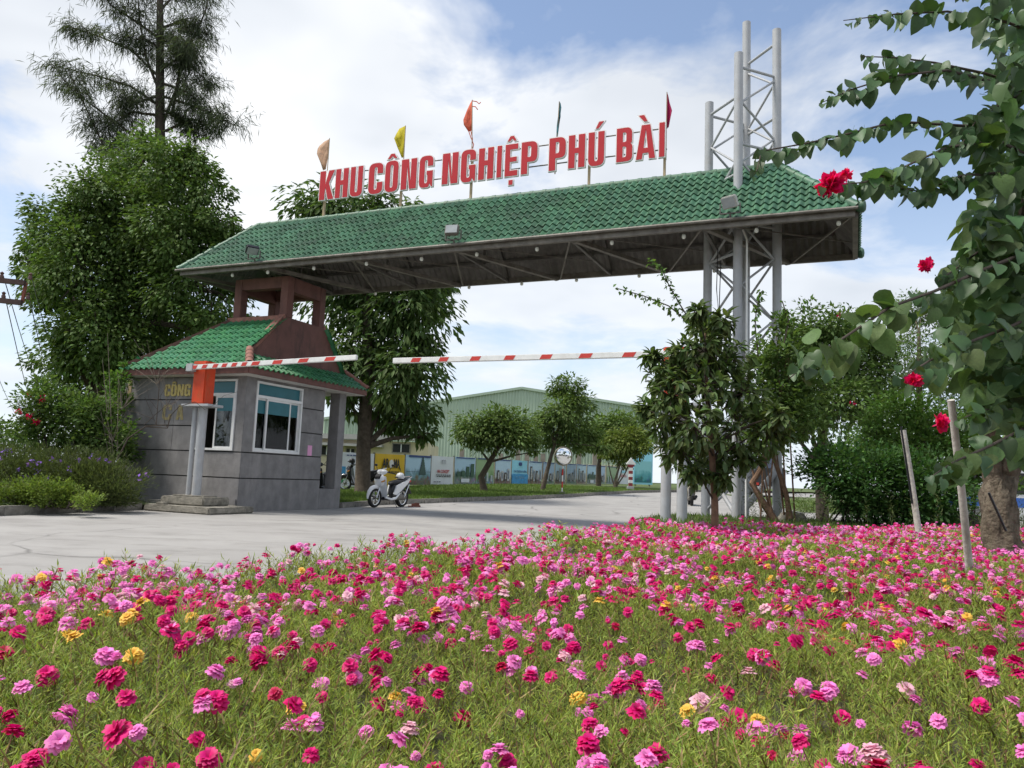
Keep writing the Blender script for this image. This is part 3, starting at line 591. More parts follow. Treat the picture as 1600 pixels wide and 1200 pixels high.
# eaves, fascia, roof
EV = .40; ER = 4.42; EL = -3.72; ZE = 3.37
MB().box(EL+.06, EV-.03, -.37, ER-.03, 3.2, 3.245).build('soffit', M('soffit_plaster', (.62, .60, .57), .8, .08), booth)
for a in (((EL, -.4), (EV, -.4)), ((EV, -.4), (EV, ER)), ((EV, ER), (EL, ER)), ((EL, ER), (EL, -.4))):
    (x0, y0), (x1, y1) = a; bar(booth, 'fascia', (x0, y0, 3.295), (x1, y1, 3.295), .05, .16, m_brown)
GS, GZ, FZ, FT0, FT1, FL = -.30, 3.84, 4.93, 1.575, 3.175, 1.793
bt = tile_mesh(.185, .25); btf = bt.copy(); bt.materials.append(m_tileb)
sl = math.hypot(FT0+.4, FZ-ZE); yk = sl*(.345+.4)/(FT0+.4)
Rb = lambda y: (EV-EL) - ((EV-GS)*min(1, y/yk)) - .02
bm_ = tile_field((EL, -.43, ZE), (1, 0, 0), (0, FT0+.4, FZ-ZE), sl-.05, .185, .25, lambda y: (GS-FL-EL)*y/sl, Rb)
ks = math.hypot(EV-GS, GZ-ZE)
bm_ += tile_field((EV+.03, -.4, ZE), (0, 1, 0), (GS-EV, 0, GZ-ZE), ks+.06, .185, .25, lambda y: .745*y/ks, lambda y: (ER+.4)-.18*y/ks)
for m in bm_[:300]: link('tile', bt, None, booth, m)
rr = tile_field((EV, ER+.03, ZE), (-1, 0, 0), (0, FT1-ER, FZ-ZE), math.hypot(ER-FT1, FZ-ZE), .185, .25, lambda y: (EV-GS)*min(1, y*2), lambda y: (EV-EL)-(GS-FL-EL)*y/2)
rr += tile_field((EL-.03, ER, ZE), (0, -1, 0), (GS-FL-EL, 0, FZ-ZE), math.hypot(GS-FL-EL, FZ-ZE), .185, .25, lambda y: (ER-FT1)*y/2.2, lambda y: (ER+.4)-(FT0+.4)*y/2.2)
join_tiles('tiles', btf, bm_[300:]+rr, m_tileb_s, booth)
mb = MB()        # roof deck below the tiles
mb.add([(EL, -.38, ZE-.05), (EV, -.38, ZE-.05), (GS, .345, GZ-.03), (GS, FT0, FZ-.05), (GS-FL, FT0, FZ-.05), (GS-FL, FT1, FZ-.05), (GS, FT1, FZ-.05), (GS, 4.2, GZ-.03), (EV, ER-.02, ZE-.05), (EL, ER-.02, ZE-.05)],
       [(0, 1, 2, 3, 4), (1, 8, 7, 2), (8, 9, 5, 6, 7), (9, 0, 4, 5)])
mb.build('roof_deck', m_under, booth, recalc=False)
# gable wall with slightly concave sides
gp = [(.30, GZ-.06)] + [(.30+(FT0-.30)*k, GZ-.06+(FZ-GZ+.10)*(k**1.12)) for k in (.25, .5, .75, 1)] + [(FT1+(4.30-FT1)*k, GZ-.06+(FZ-GZ+.10)*((1-k)**1.12)) for k in (0, .25, .5, .75, 1)]
MB().prism(gp, GS-.16, GS+.02, 'x').build('gable_wall', m_brown, booth)
for i in range(4): bar(booth, 'gable_coping', (GS-.09, gp[i][0]-.02, gp[i][1]+.03), (GS-.09, gp[i+1][0]-.02, gp[i+1][1]+.03), .20, .09, m_brown2)
for i in range(5, 9): bar(booth, 'gable_coping', (GS-.09, gp[i][0]+.02, gp[i][1]+.03), (GS-.09, gp[i+1][0]+.02, gp[i+1][1]+.03), .20, .09, m_brown2)
caps(booth, (EV+.03, -.43, ZE+.05), (GS+.02, .33, GZ+.07), .10, .3, m_brown2, 'hip_cap'); caps(booth, (EV+.02, ER, ZE+.05), (GS+.02, 4.25, GZ+.05), .08, .3, m_brown2, 'hip_cap')
bar(booth, 'hip_coping', (EL, -.4, ZE+.06), (GS-FL, FT0, FZ+.03), .15, .10, m_brown); bar(booth, 'hip_coping', (EL, ER, ZE+.06), (GS-FL, FT1, FZ+.03), .15, .10, m_brown)
MB().box(GS-FL-.05, GS-.16, FT0-.05, FT1+.05, FZ-.08, FZ+.05).build('top_slab', m_brown, booth); bar(booth, 'slab_coping', (GS-FL-.06, FT0-.07, FZ+.01), (GS-.17, FT0-.07, FZ+.01), .08, .12, m_brown2)
cw = .25
for s in (GS-FL, GS-cw+.02):
    for t in (FT0, FT1-cw): MB().box(s, s+cw, t, t+cw, FZ+.052 if s < -1 else FZ+.045, HE-.12).build('frame_column', m_brown, booth, bevel=.012)
for t in (FT0, FT1-cw): MB().box(GS-FL+cw+.002, GS-cw+.018, t+.005, t+cw-.005, HE-.42, HE-.125).build('frame_beam', m_brown, booth)
for s in (GS-FL, GS-cw+.02): MB().box(s+.005, s+cw-.005, FT0+cw+.002, FT1-cw-.002, HE-.50, HE-.125).build('frame_beam', m_brown, booth)
def text_mesh(body, size, ext=.004, off=0.):
    c = bpy.data.curves.new('t', 'FONT'); c.body = body; c.size = size; c.extrude = ext; c.offset = off; o = bpy.data.objects.new('t', c)
    me = bpy.data.meshes.new_from_object(o); bpy.data.objects.remove(o); bpy.data.curves.remove(c); return me
m_wgold = M('worn_gold_letter', (.34, .28, .13), .6, .25, 14, dirt=((.19, .18, .16), .75, (9, 9, 9)))
def wall_letter(ch, a, b, z, h, mat, d):
    mt = Matrix.Translation((a, -pm-d, z)) @ Matrix.Rotation(math.pi/2, 4, 'X'); o = None
    for c_ in ch:
        me = curve_mesh(glyph(c_, (b-a)/h), d, 0, h, h)
        if o is None: o = link('letter', me, mat, booth, mt); o['label'] = f'gold letter {c_} on the booth wall'
        else: link('accent_mark', me, mat, o)
for ch, a, b in (('C', -2.56, -2.38), ('O^', -2.35, -2.16), ('N', -2.13, -1.93), ('G', -1.90, -1.71)): wall_letter(ch, a, b, 2.73, .29, m_gold, .012)
wall_letter('C', -2.58, -2.28, 2.14, .37, m_wgold, .006); wall_letter('A', -2.12, -1.88, 2.14, .37, m_wgold, .006)
o = MB().box(pm, pm+.004, 2.43, 2.61, 1.41, 1.68).build('paper_notice', m_pink); o.location = GO; o.rotation_euler = (0, 0, -GA); tag(o, 'small pink paper stuck to the booth wall beside the window', 'paper')

# ============================================================ HEIGHT BARRIERS
def barrier(s, label, pl, ps, arm, stripes, z0, red):
    r = groot('height_barrier', label, 'barrier', 'height limit barriers')
    for ds, rad, nm in pl: MB().tube([(s+ds, ps, z0), (s+ds, ps, 2.37)], rad, 14).build('post', m_post, r, True)
    MB().box(s-.40, s+.42, ps-.24, ps+.24, 2.37, 2.43).build('base_plate', m_post, r, bevel=.01)
    h = MB().box(s-.19, s+.19, ps-.16, ps+.16, 2.435, 3.40).build('housing', m_redbox, r, bevel=.025)
    MB().box(s-.2, s+.2, ps-.17, ps+.17, 3.33, 3.42).build('lid', m_redbox, h, bevel=.02)
    s1, za, s2, zb, wd = arm; y = ps-.24; a = MB().bar((s1, y, za), (s2, y, zb), .07, .11).build('arm', m_white, r, bevel=.012)
    MB().box(s1-.06 if s1 < s2 else s2, s1+.14, ps-.29, ps-.155, za-.09, za+.09).build('arm_clamp', m_post, r, bevel=.01) if s1 < s2 else None
    for p, q in stripes:
        zp = za+(zb-za)*(p-s1)/(s2-s1); zq = za+(zb-za)*(q-s1)/(s2-s1); sk = .05
        st = MB(); st.add([(p, y-.036, zp-.042), (q, y-.036, zq-.042), (q+sk, y-.036, zq+.042), (p+sk, y-.036, zp+.042), (p, y-.038, zp-.042), (q, y-.038, zq-.042), (q+sk, y-.038, zq+.042), (p+sk, y-.038, zp+.042)],
                         [(0, 1, 2, 3), (7, 6, 5, 4), (0, 4, 5, 1), (1, 5, 6, 2), (2, 6, 7, 3), (3, 7, 4, 0)]); st.build('red_stripe', m_red, r)
    return r
px = lambda x: -.78+(x-305)*.01762
barrier(-.48, 'red barrier box on white posts before the booth, its striped arm reaching right', [(.05, .1, 0), (-.19, .055, 0)], -.85, (-.72, 3.26, 3.86, 3.38, 0), [(px(a), px(b)) for a, b in ((313, 322), (331, 339), (349, 357), (364, 372), (380, 388), (396, 404), (412, 424), (445, 459), (484, 498), (523, 537))], .34, 1)
px2 = lambda x: 4.72+(x-623)*.01328
barrier(10.40, 'barrier right of the road with striped arm and box behind the young tree', [(-.15, .09, 0), (.13, .09, 0)], -.85, (10.6, 3.28, 4.74, 3.29, 0), [(px2(a), px2(b)) for a, b in ((656, 671), (703, 718), (755, 770), (809, 824), (864, 880), (921, 938), (982, 998))], .36, 1)
bl = groot('concrete_footing', 'stepped concrete footing under the barrier posts beside the booth', 'footing')
MB().box(-1.30, .62, -1.50, -.10, 0, .15).build('lower_block', m_block, bl, bevel=.03); MB().box(-1.12, .16, -1.22, -.40, .152, .34).build('upper_block', m_block, bl, bevel=.03); MB().box(-.95, .0, -1.05, -.62, .342, .37).build('mortar_pad', m_block, bl, bevel=.012); MB().box(-1.05, -.8, -1.40, -1.24, .152, .2).build('loose_slab', m_block, bl, bevel=.012)
MB().box(-2.1, -1.3, -.75, -.12, 0, .2).build('drain_edge', m_block, bl, bevel=.03)
# ============================================================ FAR BUILDINGS
def pxm(Y): return Y/FPX                     # metres per photo pixel at depth Y
wh = empty('warehouse', (0, 0, 0), 0, 'large pale green corrugated warehouse with a low gable behind the banners', 'warehouse')
YW = 110; pk = at(815, 607, YW); le = at(505, 655, YW); re_ = at(1020, 639, YW); zb = zg(YW)-.2; zy = at(815, 722, YW).z
m_corr = M('green_cladding', (.40, .49, .385), .55, .06, .25, dirt=((.32, .39, .30), .4, (.3, .3, .05)))
mb = MB(); n = int((re_.x-le.x)/.42); V = []
for i in range(n*4+1):
    x = le.x+(re_.x-le.x)*i/(n*4); zt = np.interp(x, [le.x, pk.x, re_.x], [le.z, pk.z, re_.z]); dy = (0, 0, -.10, -.10)[i % 4]
    V += [(x, YW+dy, zy), (x, YW+dy, zt)]
mb.add(V, [(2*i, 2*i+2, 2*i+3, 2*i+1) for i in range(n*4)]); mb.build('cladding', m_corr, wh, recalc=False)
MB().prism([(le.x, zb), (re_.x, zb), (re_.x, re_.z-.05), (pk.x, pk.z-.05), (le.x, le.z-.05)], YW+.3, YW+60, 'y').build('hall_body', m_corr, wh)
m_yel = M('cream_yellow_plaster', (.60, .52, .36), .85, .1, .5)
MB().box(le.x, re_.x, YW-.25, YW+.28, zb, zy).build('plinth_wall', m_yel, wh)
for a, b in ((le, pk), (pk, re_)): bar(wh, 'verge_trim', (a.x, YW-.1, a.z+.05), (b.x, YW-.1, b.z+.05), .5, .35, m_corr)
for x in (722, 783, 810, 824, 838, 849, 880, 905, 930): p = at(x, 700, YW-3); MB().box(p.x-.3, p.x+.3, YW-3.3, YW-2.7, zb, p.z-random.uniform(0, .8)).build('concrete_column', M('bare_column', (.25, .21, .18), .9, .15, 1), wh)
ob = empty('low_building', (0, 0, 0), 0, 'cream low building with dark window behind the yellow banner', 'building')
YB = 82; a = at(470, 684, YB); b = at(670, 684, YB); MB().box(a.x, b.x, YB, YB+12, .4, a.z).build('wall', m_yel, ob); bar(ob, 'roof_edge', (a.x-.5, YB-.4, a.z+.2), (b.x+.3, YB-.4, b.z-.1), 1.2, .5, M('grey_sheet', (.36, .35, .33), .7, .15, 1))
p = at(560, 698, YB); MB().box(a.x, at(600, 690, YB).x, YB-1.6, YB-.02, p.z, p.z+.25).build('awning', M('grey_sheet', (.36, .35, .33), .7), ob)
for x0, x1, y0, y1 in ((612, 642, 693, 708), (540, 556, 700, 712), (500, 522, 696, 712)):
    p, q = at(x0, y1, YB), at(x1, y0, YB); f = MB().box(p.x, q.x, YB-.12, YB-.01, p.z, q.z).build('window', M('window_surround', (.3, .27, .22), .8), ob); MB().box(p.x+.12, q.x-.12, YB-.16, YB-.122, p.z+.12, q.z-.12).build('pane', m_dark, f)
    MB().box((p.x+q.x)/2-.05, (p.x+q.x)/2+.05, YB-.19, YB-.162, p.z+.12, q.z-.12).build('mullion', m_white, f)

# ============================================================ BANNERS
FA, FB = Vector((-8.06, 34.1, 0)), Vector((12.74, 76.6, 0)); fd = (FB-FA).normalized()
def on_fence(x):                            # point of the fence line under photo column x
    d = ray(x, 750); k = Vector((d.x, d.y, 0)); den = k.x*fd.y-k.y*fd.x; t = (FA.x*fd.y-FA.y*fd.x)/den; return Vector((k.x*t, k.y*t, 0))
def print_mat(name, sky, land, detail, s=3., top=None):
    m = bpy.data.materials.new(name); m.use_nodes = True; nt = m.node_tree; N = nt.nodes.new; L = nt.links.new; b = nt.nodes['Principled BSDF']; b.inputs['Roughness'].default_value = .45
    tc = N('ShaderNodeTexCoord'); sp = N('ShaderNodeSeparateXYZ'); L(tc.outputs['Generated'], sp.inputs[0])
    vo = N('ShaderNodeTexVoronoi'); vo.inputs['Scale'].default_value = s*2.2; vo.distance = 'CHEBYCHEV'; L(tc.outputs['Generated'], vo.inputs['Vector'])
    no = N('ShaderNodeTexNoise'); no.inputs['Scale'].default_value = s; no.inputs['Detail'].default_value = 6; L(tc.outputs['Generated'], no.inputs['Vector'])
    ad = N('ShaderNodeMath'); ad.operation = 'MULTIPLY_ADD'; L(no.outputs['Fac'], ad.inputs[0]); ad.inputs[1].default_value = .75; L(sp.outputs[2], ad.inputs[2])
    r1 = N('ShaderNodeValToRGB'); e = r1.color_ramp.elements; e[0].position = .50; e[0].color = (*land, 1); e[1].position = .92; e[1].color = (*sky, 1); q = e.new(.68); q.color = (*detail, 1); r1.color_ramp.interpolation = 'EASE'
    L(ad.outputs[0], r1.inputs[0]); mx = N('ShaderNodeMix'); mx.data_type = 'RGBA'; mx.blend_type = 'MULTIPLY'; mx.inputs[0].default_value = .55; L(r1.outputs[0], mx.inputs[6]); L(vo.outputs['Color'], mx.inputs[7]); 
    mx3 = N('ShaderNodeMix'); mx3.data_type = 'RGBA'; r2 = N('ShaderNodeValToRGB'); r2.color_ramp.elements[0].position = .55; r2.color_ramp.elements[1].position = .7; L(ad.outputs[0], r2.inputs[0]); L(r2.outputs[0], mx3.inputs[0]); L(mx.outputs[2], mx3.inputs[6]); L(r1.outputs[0], mx3.inputs[7])
    L(mx3.outputs[2], b.inputs['Base Color']); return m
p_sc = [print_mat('print_lake', (.45, .64, .80), (.22, .18, .12), (.18, .33, .40), 3.), print_mat('print_villa', (.42, .60, .76), (.32, .34, .34), (.10, .18, .14), 4.), print_mat('print_park', (.30, .42, .22), (.30, .36, .40), (.16, .30, .10), 3.), print_mat('print_city', (.50, .66, .80), (.28, .19, .15), (.58, .58, .58), 5.), print_mat('print_tower', (.40, .52, .70), (.2, .28, .2), (.58, .58, .6), 5.)]
p_cy = M('print_cyan', (.30, .66, .82), .45, .1, 1); p_cy2 = M('print_blue', (.05, .30, .58), .45, .2, 4); p_w = M('print_white', (.72, .74, .78), .45, .05, 2); p_y = M('print_yellow', (.70, .44, .012), .45, .06, 2); p_navy = M('print_navy', (.03, .06, .2), .5, .1); p_blk = M('print_black', (.02, .02, .02), .5, .1); p_rd = M('print_red', (.5, .02, .03), .5, .1); p_grn = M('print_green', (.06, .3, .14), .5, .1)
BN = [(531, 583, 'w', 'white banner half behind the dark tree trunk, left of the yellow one'), (584, 631, 'y', 'yellow banner with black lettering AROMA behind the white scooter'), (632, 672, 0, 'banner printed with a tall conifer by water, right of the yellow one'),
      (673, 708, 'v', 'pale banner with red lettering VIN CONCEPT'), (709, 742, 1, 'banner printed with a row of trees, right of the pale red-lettered one'), (743, 772, 2, 'green park banner behind the leaning trunk of the umbrella-shaped tree'), (773, 798, 3, 'banner printed with brown and white buildings, left of the cyan one'),
      (799, 824, 'c', 'cyan banner with dark lettering in the middle of the row'), (825, 847, 3, 'pale city banner just right of the cyan one'), (848, 866, 4, 'blue banner left of the mirror post, behind a leaning tree trunk'), (867, 884, 3, 'narrow city banner directly behind the mirror post'),
      (885, 900, 4, 'blue tower banner just right of the mirror post'), (901, 916, 3, 'narrow pale banner, second right of the mirror post'), (917, 931, 1, 'greenish narrow banner, third right of the mirror post'), (932, 946, 4, 'blue narrow banner left of the multi-stemmed tree'), (947, 964, 2, 'greenish banner behind the multi-stemmed tree'), (965, 982, 'w2', 'white narrow banner left of the striped marker post')]
def banner(x0, x1, kind, label):
    p, q = on_fence(x0+.4), on_fence(x1-.4); zb_ = zg(p.y)+.17; zb2 = zg(q.y)+.17; L = (q-p).length; H = 1.52
    rz = math.atan2(q.y-p.y, q.x-p.x); r = empty('banner', (p.x, p.y, zb_), rz, label, 'banner', 'advertising banners along the fence')
    shear = (zb2-zb_)/L; MX = Matrix(((1, 0, 0, 0), (0, 1, 0, 0), (shear, 0, 1, 0), (0, 0, 0, 1)))
    mat = {'w': p_w, 'y': p_y, 'v': p_w, 'c': p_cy, 'w2': p_w}.get(kind) or p_sc[kind]
    mb = MB(); k = 6
    for i in range(k):
        for j in range(4): pass
    V = [(L*i/k, .02*math.sin(i*2.1+x0)+.012*math.sin(j*3+i), H*j/4) for j in range(5) for i in range(k+1)]; nV = len(V)
    V2 = V + [(x, y+.012, z) for x, y, z in V]
    F = [(j*(k+1)+i, j*(k+1)+i+1, (j+1)*(k+1)+i+1, (j+1)*(k+1)+i) for j in range(4) for i in range(k)]; F += [tuple(a+nV for a in f[::-1]) for f in F]
    mb.add(V2, F); sh = mb.build('sheet', mat, r, True, MX, recalc=False)
    def pr(a, b, z0, z1, m_, nm='printed_panel', d=.045): MB().box(a*L, b*L, -d-.003, -d, z0*H, z1*H).build(nm, m_, sh)
    def tx(body, a, b, z0, z1, m_, off=.01):
        me = text_mesh(body, 1, .002, off); xs = [v.co.x for v in me.vertices]; ys = [v.co.y for v in me.vertices]; sx = (b-a)*L/(max(xs)-min(xs)); sy = (z1-z0)*H/(max(ys)-min(ys))
        me.transform(Matrix.Translation((-min(xs), -min(ys), 0))); link('lettering', me, m_, sh, Matrix.Translation((a*L, -.055, z0*H)) @ Matrix.Rotation(math.pi/2, 4, 'X') @ Matrix.Diagonal((sx, sy, 1, 1)))
    def lines(a, b, z0, nrow, m_, h=.03):
        for i in range(nrow):
            x = a+random.uniform(0, .06)
            while x < b-.05: w_ = random.uniform(.05, .11); pr(x, min(b, x+w_), z0-i*h*1.8, z0-i*h*1.8+h, m_, 'small_print'); x += w_+.025
    if kind == 'y':
        tx('AR', .22, .44, .56, .86, p_blk, .03); tx('MA', .60, .82, .56, .86, p_blk, .03); MB().lathe([(.001, -.002), (1, -.001), (.001, 0)], 20, 'y').build('white_oval', m_signw, sh, False, Matrix.Translation((.52*L, -.052, .70*H)) @ Matrix.Diagonal((.075*L, 1, .13*H, 1)))
        MB().add([(.2*L, -.05, .56*H), (.27*L, -.05, .60*H), (.17*L, -.05, .45*H), (.2*L, -.052, .56*H), (.27*L, -.052, .60*H), (.17*L, -.052, .45*H)], [(0, 1, 2), (5, 4, 3)]).build('swash', p_blk, sh); MB().add([(.77*L, -.05, .60*H), (.84*L, -.05, .56*H), (.87*L, -.05, .45*H), (.77*L, -.052, .6*H), (.84*L, -.052, .56*H), (.87*L, -.052, .45*H)], [(0, 1, 2), (5, 4, 3)]).build('swash', p_blk, sh)
        lines(.25, .8, .42, 1, p_blk, .035)
    elif kind == 'v': tx('VIN CONCEPT', .22, .78, .40, .52, p_rd, .02); lines(.18, .86, .32, 2, p_blk); lines(.05, .4, .08, 1, p_blk, .025); tx('m', .42, .6, .72, .88, M('print_grey', (.3, .3, .33), .5), -.01)
    elif kind == 'c': pr(0, 1, 0, .42, p_cy2); tx('CHO THUÊ NHÀ XƯỞNG', .08, .92, .48, .60, p_navy, .01); pr(.4, .6, .78, .92, p_navy, 'emblem'); lines(.2, .8, .28, 2, p_w)
    elif kind == 'w': lines(.08, .75, .90, 1, p_navy); pr(.0, .16, .1, .30, p_grn); pr(.0, .12, .30, .58, p_cy2); lines(.62, .82, .50, 1, p_rd, .07)
    elif kind == 'w2': lines(.2, .8, .5, 2, p_rd, .05); pr(.3, .7, .65, .8, p_cy, 'emblem')
    elif kind == 0:
        pr(.1, .98, .93, 1., p_navy); cx = .66
        for i in range(7): w_ = .13*(1-i/7.5); pr(cx-w_, cx+w_, .34+i*.085, .43+i*.085, M('print_conifer', (.05, .10, .09), .5), 'printed_conifer', .047+i*.0005)
        pr(.02, .98, .44, .45, p_blk, 'seam')
    else:
        pr(.05, .95, .95, .99, p_navy)
        for i in range(4):
            x = .08+.22*i+random.uniform(0, .04); hh = random.uniform(.45, .78)
            if kind == 1: pr(x, x+.16, .28, hh, M('print_shrub', (.05, .11, .07), .5), 'printed_tree')
            elif kind in (3, 4): pr(x, x+.13, .12, hh, (M('print_block', (.10, .085, .08), .5), M('print_block2', (.5, .5, .5), .5))[i % 2], 'printed_block'); pr(x+.03, x+.10, .2, hh-.08, (M('print_block2', (.5, .5, .5), .5), M('print_block3', (.16, .2, .28), .5))[i % 2], 'printed_window', .049)
            else: pr(x, x+.1, .1, hh*.6, M('print_pale', (.45, .5, .5), .5), 'printed_path')
        if kind == 1: pr(.3, .7, .06, .2, p_w, 'printed_caption')
    for e in (0, L): MB().tube([(e, .04, -.2), (e, .04, H+.05+shear*e)], .025, 6).build('pole', m_dsteel, r, True)
for bn in BN: banner(*bn)
bb = empty('billboard', at(1003, 757, 66), 0, 'tall cyan billboard at the far end of the banner row behind the marker post', 'billboard')
k = pxm(66); MB().box(-14*k, 16*k, -.08, .08, .0, 58*k).build('panel', p_cy, bb, bevel=.01); MB().box(-12*k, 14*k, -.09, -.082, 3*k, 36*k).build('printed_panel', print_mat('print_teal', (.25, .55, .6), (.05, .2, .22), (.1, .35, .4), 3), bb)
for x in (-10*k, 12*k): MB().tube([(x, .12, -.4), (x, .12, 50*k)], .06, 8).build('leg', m_steel, bb, True)

# ============================================================ ROADSIDE FURNITURE
YM = 37.6; p = at(878, 772, YM); mr = empty('convex_mirror', p, 0, 'round convex traffic mirror on a red and white striped post', 'traffic mirror')
hz_ = at(878, 713, YM).z-p.z
for i in range(6): MB().tube([(0, 0, i*hz_/6), (0, 0, (i+1)*hz_/6-.002)], .035, 10).build('post_band', m_red if i % 2 else m_white, mr, True)
MB().box(-.12, .12, -.12, .12, -.05, .12).build('foot', m_block, mr, bevel=.02)
Rm = 14*pxm(YM); fw_ = Matrix.Translation((0, -.08, hz_)) @ Matrix.Rotation(R_(12), 4, 'Z') @ Matrix.Rotation(R_(6), 4, 'X')
MB().lathe([(.001, -.11)] + [(Rm*math.sin(a), -.11+.12*(1-math.cos(a*1.1))) for a in (.2, .4, .6, .8, 1., 1.2, 1.4)], 32, 'y').build('mirror_dome', m_mirror, mr, True, fw_, recalc=False)
MB().lathe([(Rm*.97, .02), (Rm*.99, -.02), (Rm*1.06, -.02), (Rm*1.06, .05), (.001, .1)], 32, 'y').build('rim', M('mirror_rim', (.32, .27, .2), .5), mr, True, fw_)
YP = 48; p = at(985, 766, YP); mk = empty('marker_post', p, 0, 'red and white striped marker post with a white arrowhead top', 'marker post')
hh = at(985, 726, YP).z-p.z
for i in range(7): MB().box(-.11, .11, -.11, .11, .25+i*(hh-.25)/7, .25+(i+1)*(hh-.25)/7-.003).build('band', m_white if i % 2 else M('maroon_paint', (.22, .03, .035), .6), mk)
MB().box(-.2, .2, -.2, .2, -.1, .25).build('foot', m_post, mk, bevel=.03); MB().prism([(-.30, hh), (.30, hh), (.30, hh+.03), (.0, hh+.42), (-.30, hh+.03)], -.10, .10, 'y').build('arrowhead', m_white, mk, bevel=.02); MB().box(-.2, .2, -.115, .115, hh-.12, hh-.003).build('collar', M('maroon_paint', (.22, .03, .035)), mk)

def street_lamp(x, y0, y1, Y, label):
    p = at(x, 745, Y); p.z = zg(Y); t = at(x, y1, Y); r = empty('street_lamp', p, 0, label, 'street lamp'); H = t.z-p.z
    MB().tube([(0, 0, 0), (0, 0, H*.6), (0, 0, H)], [.12, .09, .06], 10).build('pole', m_post, r, True); MB().tube([(0, 0, H-.1), (.5, 0, H+.25), (1.4, 0, H+.3)], .045, 8).build('arm', m_post, r, True); MB().box(1.2, 1.9, -.14, .14, H+.22, H+.36).build('lamp_head', m_steel, r, bevel=.04)
street_lamp(1379, 745, 540, 55, 'slim grey street lamp showing between the trees right of the tower')
up = at(-62, 740, 19); up.z = .1; ut = empty('utility_pole', up, 0, 'utility pole with two dark crossarms at the left edge', 'utility pole')
z1, z2 = at(20, 441, 19).z-.1, at(20, 472, 19).z-.1
MB().tube([(0, 0, 0), (0, 0, z1+.9)], [.17, .12], 12).build('pole', m_block, ut, True)
m_arm = M('rusty_arm', (.07, .04, .035), .8, .3, 6)
e1 = at(43, 443, 19)-up; e2 = at(38, 474, 19)-up
bar(ut, 'crossarm', (-1.1, -.1, z1+.12), (e1.x, -.1, z1-.03), .1, .12, m_arm); bar(ut, 'crossarm', (-1.0, -.1, z2+.12), (e2.x, -.1, z2-.03), .1, .12, m_arm); bar(ut, 'brace', (1.02, -.02, z2), (1.06, -.02, z1), .06, .06, M('rust', (.22, .07, .05), .8))
for x, z, nm in ((-.8, z1+.1, 0), (.5, z1, 0), (1.2, z1, 0), (.6, z2, 0), (1.2, z2, 0)): MB().lathe([(.001, .05), (.04, .06), (.05, .12), (.03, .16), (.05, .2), (.001, .24)], 10).build('insulator', M('brown_glaze', (.10, .05, .04), .3), ut, True, Matrix.Translation((x, -.1, z)))
for i, (x, z, tx_, ty_) in enumerate(((.5, z1, 8, 600), (1.2, z1, 38, 590), (.6, z2, -8, 640), (1.2, z2, 20, 615), (-.6, z1, -30, 620))):
    a = up+Vector((x, -.1, z+.22)); b = at(tx_+95, ty_+60, 95); pts = [a.lerp(b, t)-Vector((0, 0, 4*t*(1-t)*1.6)) for t in np.linspace(0, 1, 14)]
    o = MB().tube(pts, .012, 4).build('power_line', m_black); tag(o, ('thin power line from the inner end of the upper crossarm', 'power line from the outer tip of the upper crossarm', 'power line from the inner part of the lower crossarm', 'power line from the outer tip of the lower crossarm', 'power line from the far side of the utility pole')[i], 'wire', 'power lines at the left edge')
    pts = [a.lerp(a+Vector((-1.2, -22, 1)), t)-Vector((0, 0, 4*t*(1-t)*.4)) for t in np.linspace(0, 1, 8)]

def pole(name, p, q, r, mat, label, stripe=False):
    o = MB().tube([p, (Vector(p)+Vector(q))/2+Vector((.006, 0, 0)), q], [r, r*.95, r*.9], 12)
    rt = empty(name, p, 0, label, 'pole'); ob_ = o.build('shaft', mat, rt, True); ob_.data.transform(Matrix.Translation(-Vector(p)))
    if stripe:
        d = (Vector(q)-Vector(p)); MB().bar(Vector(p)+d*.35+Vector((-r*.9, -r*.5, 0)), Vector(q)+Vector((-r*.9, -r*.5, .04)), r*.5, r*.4).build('black_strip', m_black, rt).data.transform(Matrix.Translation(-Vector(p)))
m_pole = M('whitewashed_pole', (.52, .49, .44), .8, .12, 12, .3, 30, dirt=((.2, .18, .15), .6, (14, 14, 3)))
p = at(1517, 912, 5.86); pole('support_pole', p, at(1486, 625, 5.5), .027, m_pole, 'whitewashed pole standing in the flowers beside the thick bougainvillea trunk')
p = at(1438, 850, 9.0); pole('thin_pole', p, at(1411, 672, 9.0), .035, m_pole, 'leaning pale pole with a black strip behind the flowers', True)
sg = empty('name_sign', at(1640, 652, 20), 0, 'dark sign with white lettering CHỈ behind the bougainvillea at the right edge', 'sign'); k = pxm(20)
MB().box(-78*k, 60*k, -.05, .05, -.2, .22).build('board', M('navy_board', (.02, .02, .035), .5), sg, bevel=.01); o = link('lettering', text_mesh('CHỈ N', .26, .004, .006), m_white, sg, Matrix.Translation((-66*k, -.06, -.08)) @ Matrix.Rotation(math.pi/2, 4, 'X'))
for x in (-.6, .7): MB().tube([(x, .07, -(at(1640, 652, 20).z)+.02), (x, .07, .2)], .04, 8).build('leg', m_steel, sg, True)

